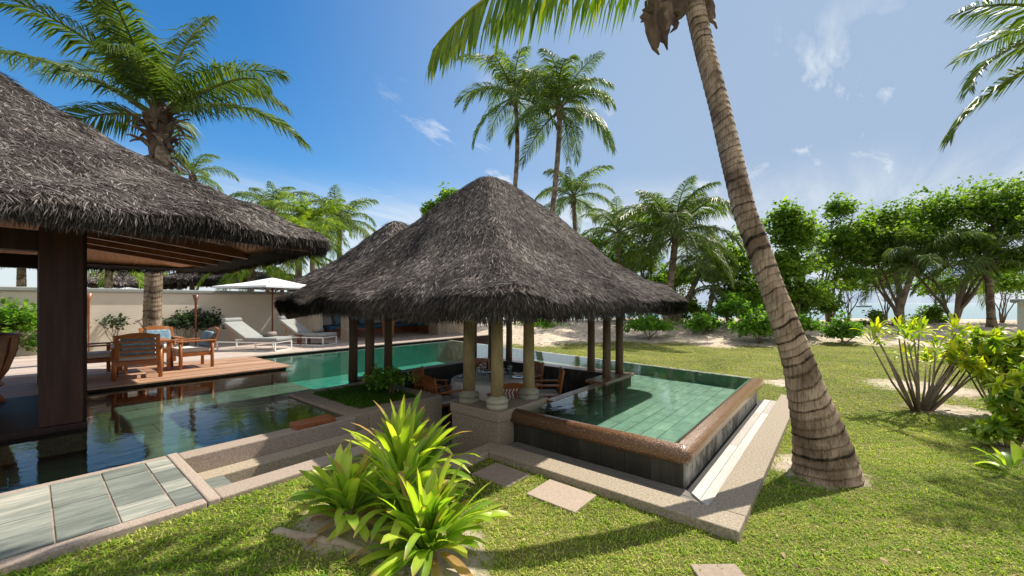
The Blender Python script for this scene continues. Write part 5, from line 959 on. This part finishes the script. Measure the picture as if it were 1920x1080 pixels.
for i, (px, py, D, rx, rz, n, lb) in enumerate(((1460,520,28,1.7,1.5,4200,'tall background shrub behind the column shaped tree'),(1590,540,28,1.6,.9,1900,'sparse background shrub seen through the forked tree stems'),(1660,530,28,1.6,1.2,2600,'background foliage behind the slanting stems'),(1760,545,27,1.7,1.0,2600,'background foliage between the stout palms'),(1880,540,26,1.7,1.3,4200,'dense background foliage at the far right under the canopy'),(1130,520,30,2.4,1.4,5200,'dark foliage right behind the thatch slope'),(1270,530,28,1.8,1.2,3400,'foliage behind the broad full crowned palm'))):
    tree(px, D, [(px, py, D, rx, 1.2, rz)], n, .17, lb, 260+i, mat=g_tree, nst=7, r0=.05, name='shore_shrub', cat='shrub', group='shrubs along the shore', clump=.4, per=40)
# bushes by the cream wall
for i, (px, py, D, rx, rz, n, mt, lb) in enumerate(((350,607,14.1,.7,.42,2600,g_dark,'dark leaved bush against the wall right of the palm trunk'),(395,606,14.3,.5,.4,1300,g_dark,'dark reddish bush beside the first lounger against the wall'),(215,608,12.6,.45,.2,260,g_dark,'sparse shrub against the wall left of the palm trunk'),(20,612,11.0,.75,.55,4200,g_bush,'bright green bush behind the slatted planter'),(65,645,11.6,.5,.28,1100,g_bush,'low green plant against the wall left of the dark post'))):
    tree(px, D, [(px, py, D, rx, rx*.7, rz)], n, .10, lb, 80+i, mat=mt, nst=7, r0=.018, name='leafy_bush', cat='bush', group='bushes along the cream wall', clump=.2, per=18, zb=.42)
# planter greenery
t = empty('leafy_bush', (3.85,5.75,.48), 'bright sprawling shrub in the right half of the stone planter', 'bush'); V, F, r_, cc = leaves([((0,.1,.2),(.32,.5,.2))], 1500, .055, 90, clump=.10, per=22); fast('foliage', V, F, g_bush, t, rnd=r_, world=False); m = MB(); branchy(m, (0,0,0), [cc[i] for i in range(8)], .012, 3); m.build('stems', m_bark, t, world=False)
n = 2600; X = 3.0+rng.random(n)*1.0; Y = 5.28+rng.random(n)*1.5; a = rng.random(n)*6.28; V, F = blades(np.stack([X,Y,np.full(n,.47)],1), np.stack([np.cos(a)*.7,np.sin(a)*.7,np.ones(n)],1), np.stack([-np.sin(a),np.cos(a),0*a],1), .12+.12*rng.random(n), .012, 1.2)
tag(fast('ground_cover', V, F, g_bush, rnd=np.repeat(rng.random(n)*.5,5)), 'fine grassy ground cover filling the stone planter', 'ground cover', kind='stuff')
# right-hand shrubs
t = empty('cordyline_shrub', (10.55,-1.15,0), 'shrub of many bare grey stems with tufts of yellow orange leaves', 'shrub')
m_greystem = MAT('grey_stem', [(0,(.10,.07,.05)),(1,(.30,.23,.17))], 12, rough=.9, bump=.3)
rg = random.Random(5); m = MB(); tips = []
for k in range(24):
    la = rg.uniform(-.95,.95); dp = rg.uniform(-.5,.5); hh = rg.uniform(.9,1.65)*(1-.25*abs(la)); e_ = Vector((la*math.sin(HEAD)+dp*math.cos(HEAD), -la*math.cos(HEAD)+dp*math.sin(HEAD), hh)); b0 = Vector((e_.x*.12,e_.y*.12,-.05)); mid = b0.lerp(e_,.5)+Vector((0,0,-.03)); mid += Vector((rg.uniform(-.06,.06),rg.uniform(-.06,.06),0)); m.tube([b0,mid,e_],[.023,.017,.011],7); tips.append((e_, la))
m.build('stems', m_greystem, t, world=False, smooth=True)
for k, (e_, la) in enumerate(tips):
    if la > -.75 or k % 2 == 0: strap_plant(t, 15, .27, .05, 500+k, c=tuple(e_), spread=.9, name='leaf_tuft', mat=g_yellow, segs=5)
def leafy(loc, label, blobs, n, seed, mat, L=.2, wd=.06, nst=10):
    t = empty('croton_shrub', loc, label, 'shrub', group='yellow green shrubs at the right edge'); rg = np.random.default_rng(seed); cs = []
    for (c, rr, q) in blobs:
        d = rg.normal(0,1,(q,3)); d /= np.linalg.norm(d,axis=1,keepdims=True); cs.append(np.array(c)+d*np.array(rr)*rg.random((q,1))**.4)
    cs = np.concatenate(cs); k = rg.integers(0,len(cs),n); nd = rg.normal(0,.75,(n,3)); nd[:,2] += .25; sd_ = np.cross(nd, np.array([[0,0,1.]])+rg.normal(0,.3,(n,3))); cv = rg.random(len(cs))*.45
    V, F = blades(cs[k]+rg.normal(0,.02,(n,3)), nd, sd_, L*(.6+.7*rg.random(n)), wd*(.7+.6*rg.random(n)), .5); fast('foliage', V, F, mat, t, rnd=np.repeat(np.clip(cv[k]+rg.random(n)*.5,0,1),5), world=False)
    m = MB(); 
    for i in range(nst): e_ = cs[rg.integers(0,len(cs))]; b0 = (e_[0]*.15,e_[1]*.15,-.05); m.tube([b0,((b0[0]+e_[0])/2+.03,(b0[1]+e_[1])/2,e_[2]*.45),tuple(e_)],[.02,.015,.008],6)
    m.build('stems', m_bark, t, world=False, smooth=True); return t
leafy((10.75,-2.2,0),'tall yellow croton bush beside the end of the garden wall',[((0,0,1.05),(.75,.75,.45),60),((.2,-.3,.7),(.6,.6,.4),40)],2600,91,g_yellow,nst=14)
leafy((8.6,-1.8,0),'smaller yellow green bush low at the right edge, in front of the tall croton',[((.1,-.2,.62),(.4,.4,.35),34),((-.05,.1,.3),(.3,.3,.15),10)],1300,92,g_yellow,L=.17,wd=.06,nst=9)
t = empty('strap_leaf_plant', (7.3,-1.55,0), 'low plant with broad green and purple leaves at the right edge', 'plant'); strap_plant(t, 11, .30, .07, 93)
# boat
bt = pt(1620,568,260); t = empty('motor_boat', (bt.x,bt.y,-.8), 'small boat on the bright sea behind the tree stems', 'boat'); t.rotation_euler = (0,0,HEAD-R(80))
m = MB(); m.add([(-5,-1.4,.9),(5,-1.4,1.2),(7,0,1.4),(5,1.4,1.2),(-5,1.4,.9),(-4.6,-1,-.2),(4.6,-.9,-.2),(5.6,0,-.2),(4.6,.9,-.2),(-4.6,1,-.2)], [(0,5,6,1),(1,6,7,2),(2,7,8,3),(3,8,9,4),(4,9,5,0),(4,0,1,2,3),(5,9,8,7,6)]); m.build('hull', m_boat, t, world=False)
m = MB(); m.box(-2,1.5,-1,1,1.0,2.4); m.build('cabin', m_white, t, world=False, bevel=.1); m = MB(); m.tube([(0,0,2.4),(0,0,7)], .08, 6); m.build('mast', m_boat, t, world=False)
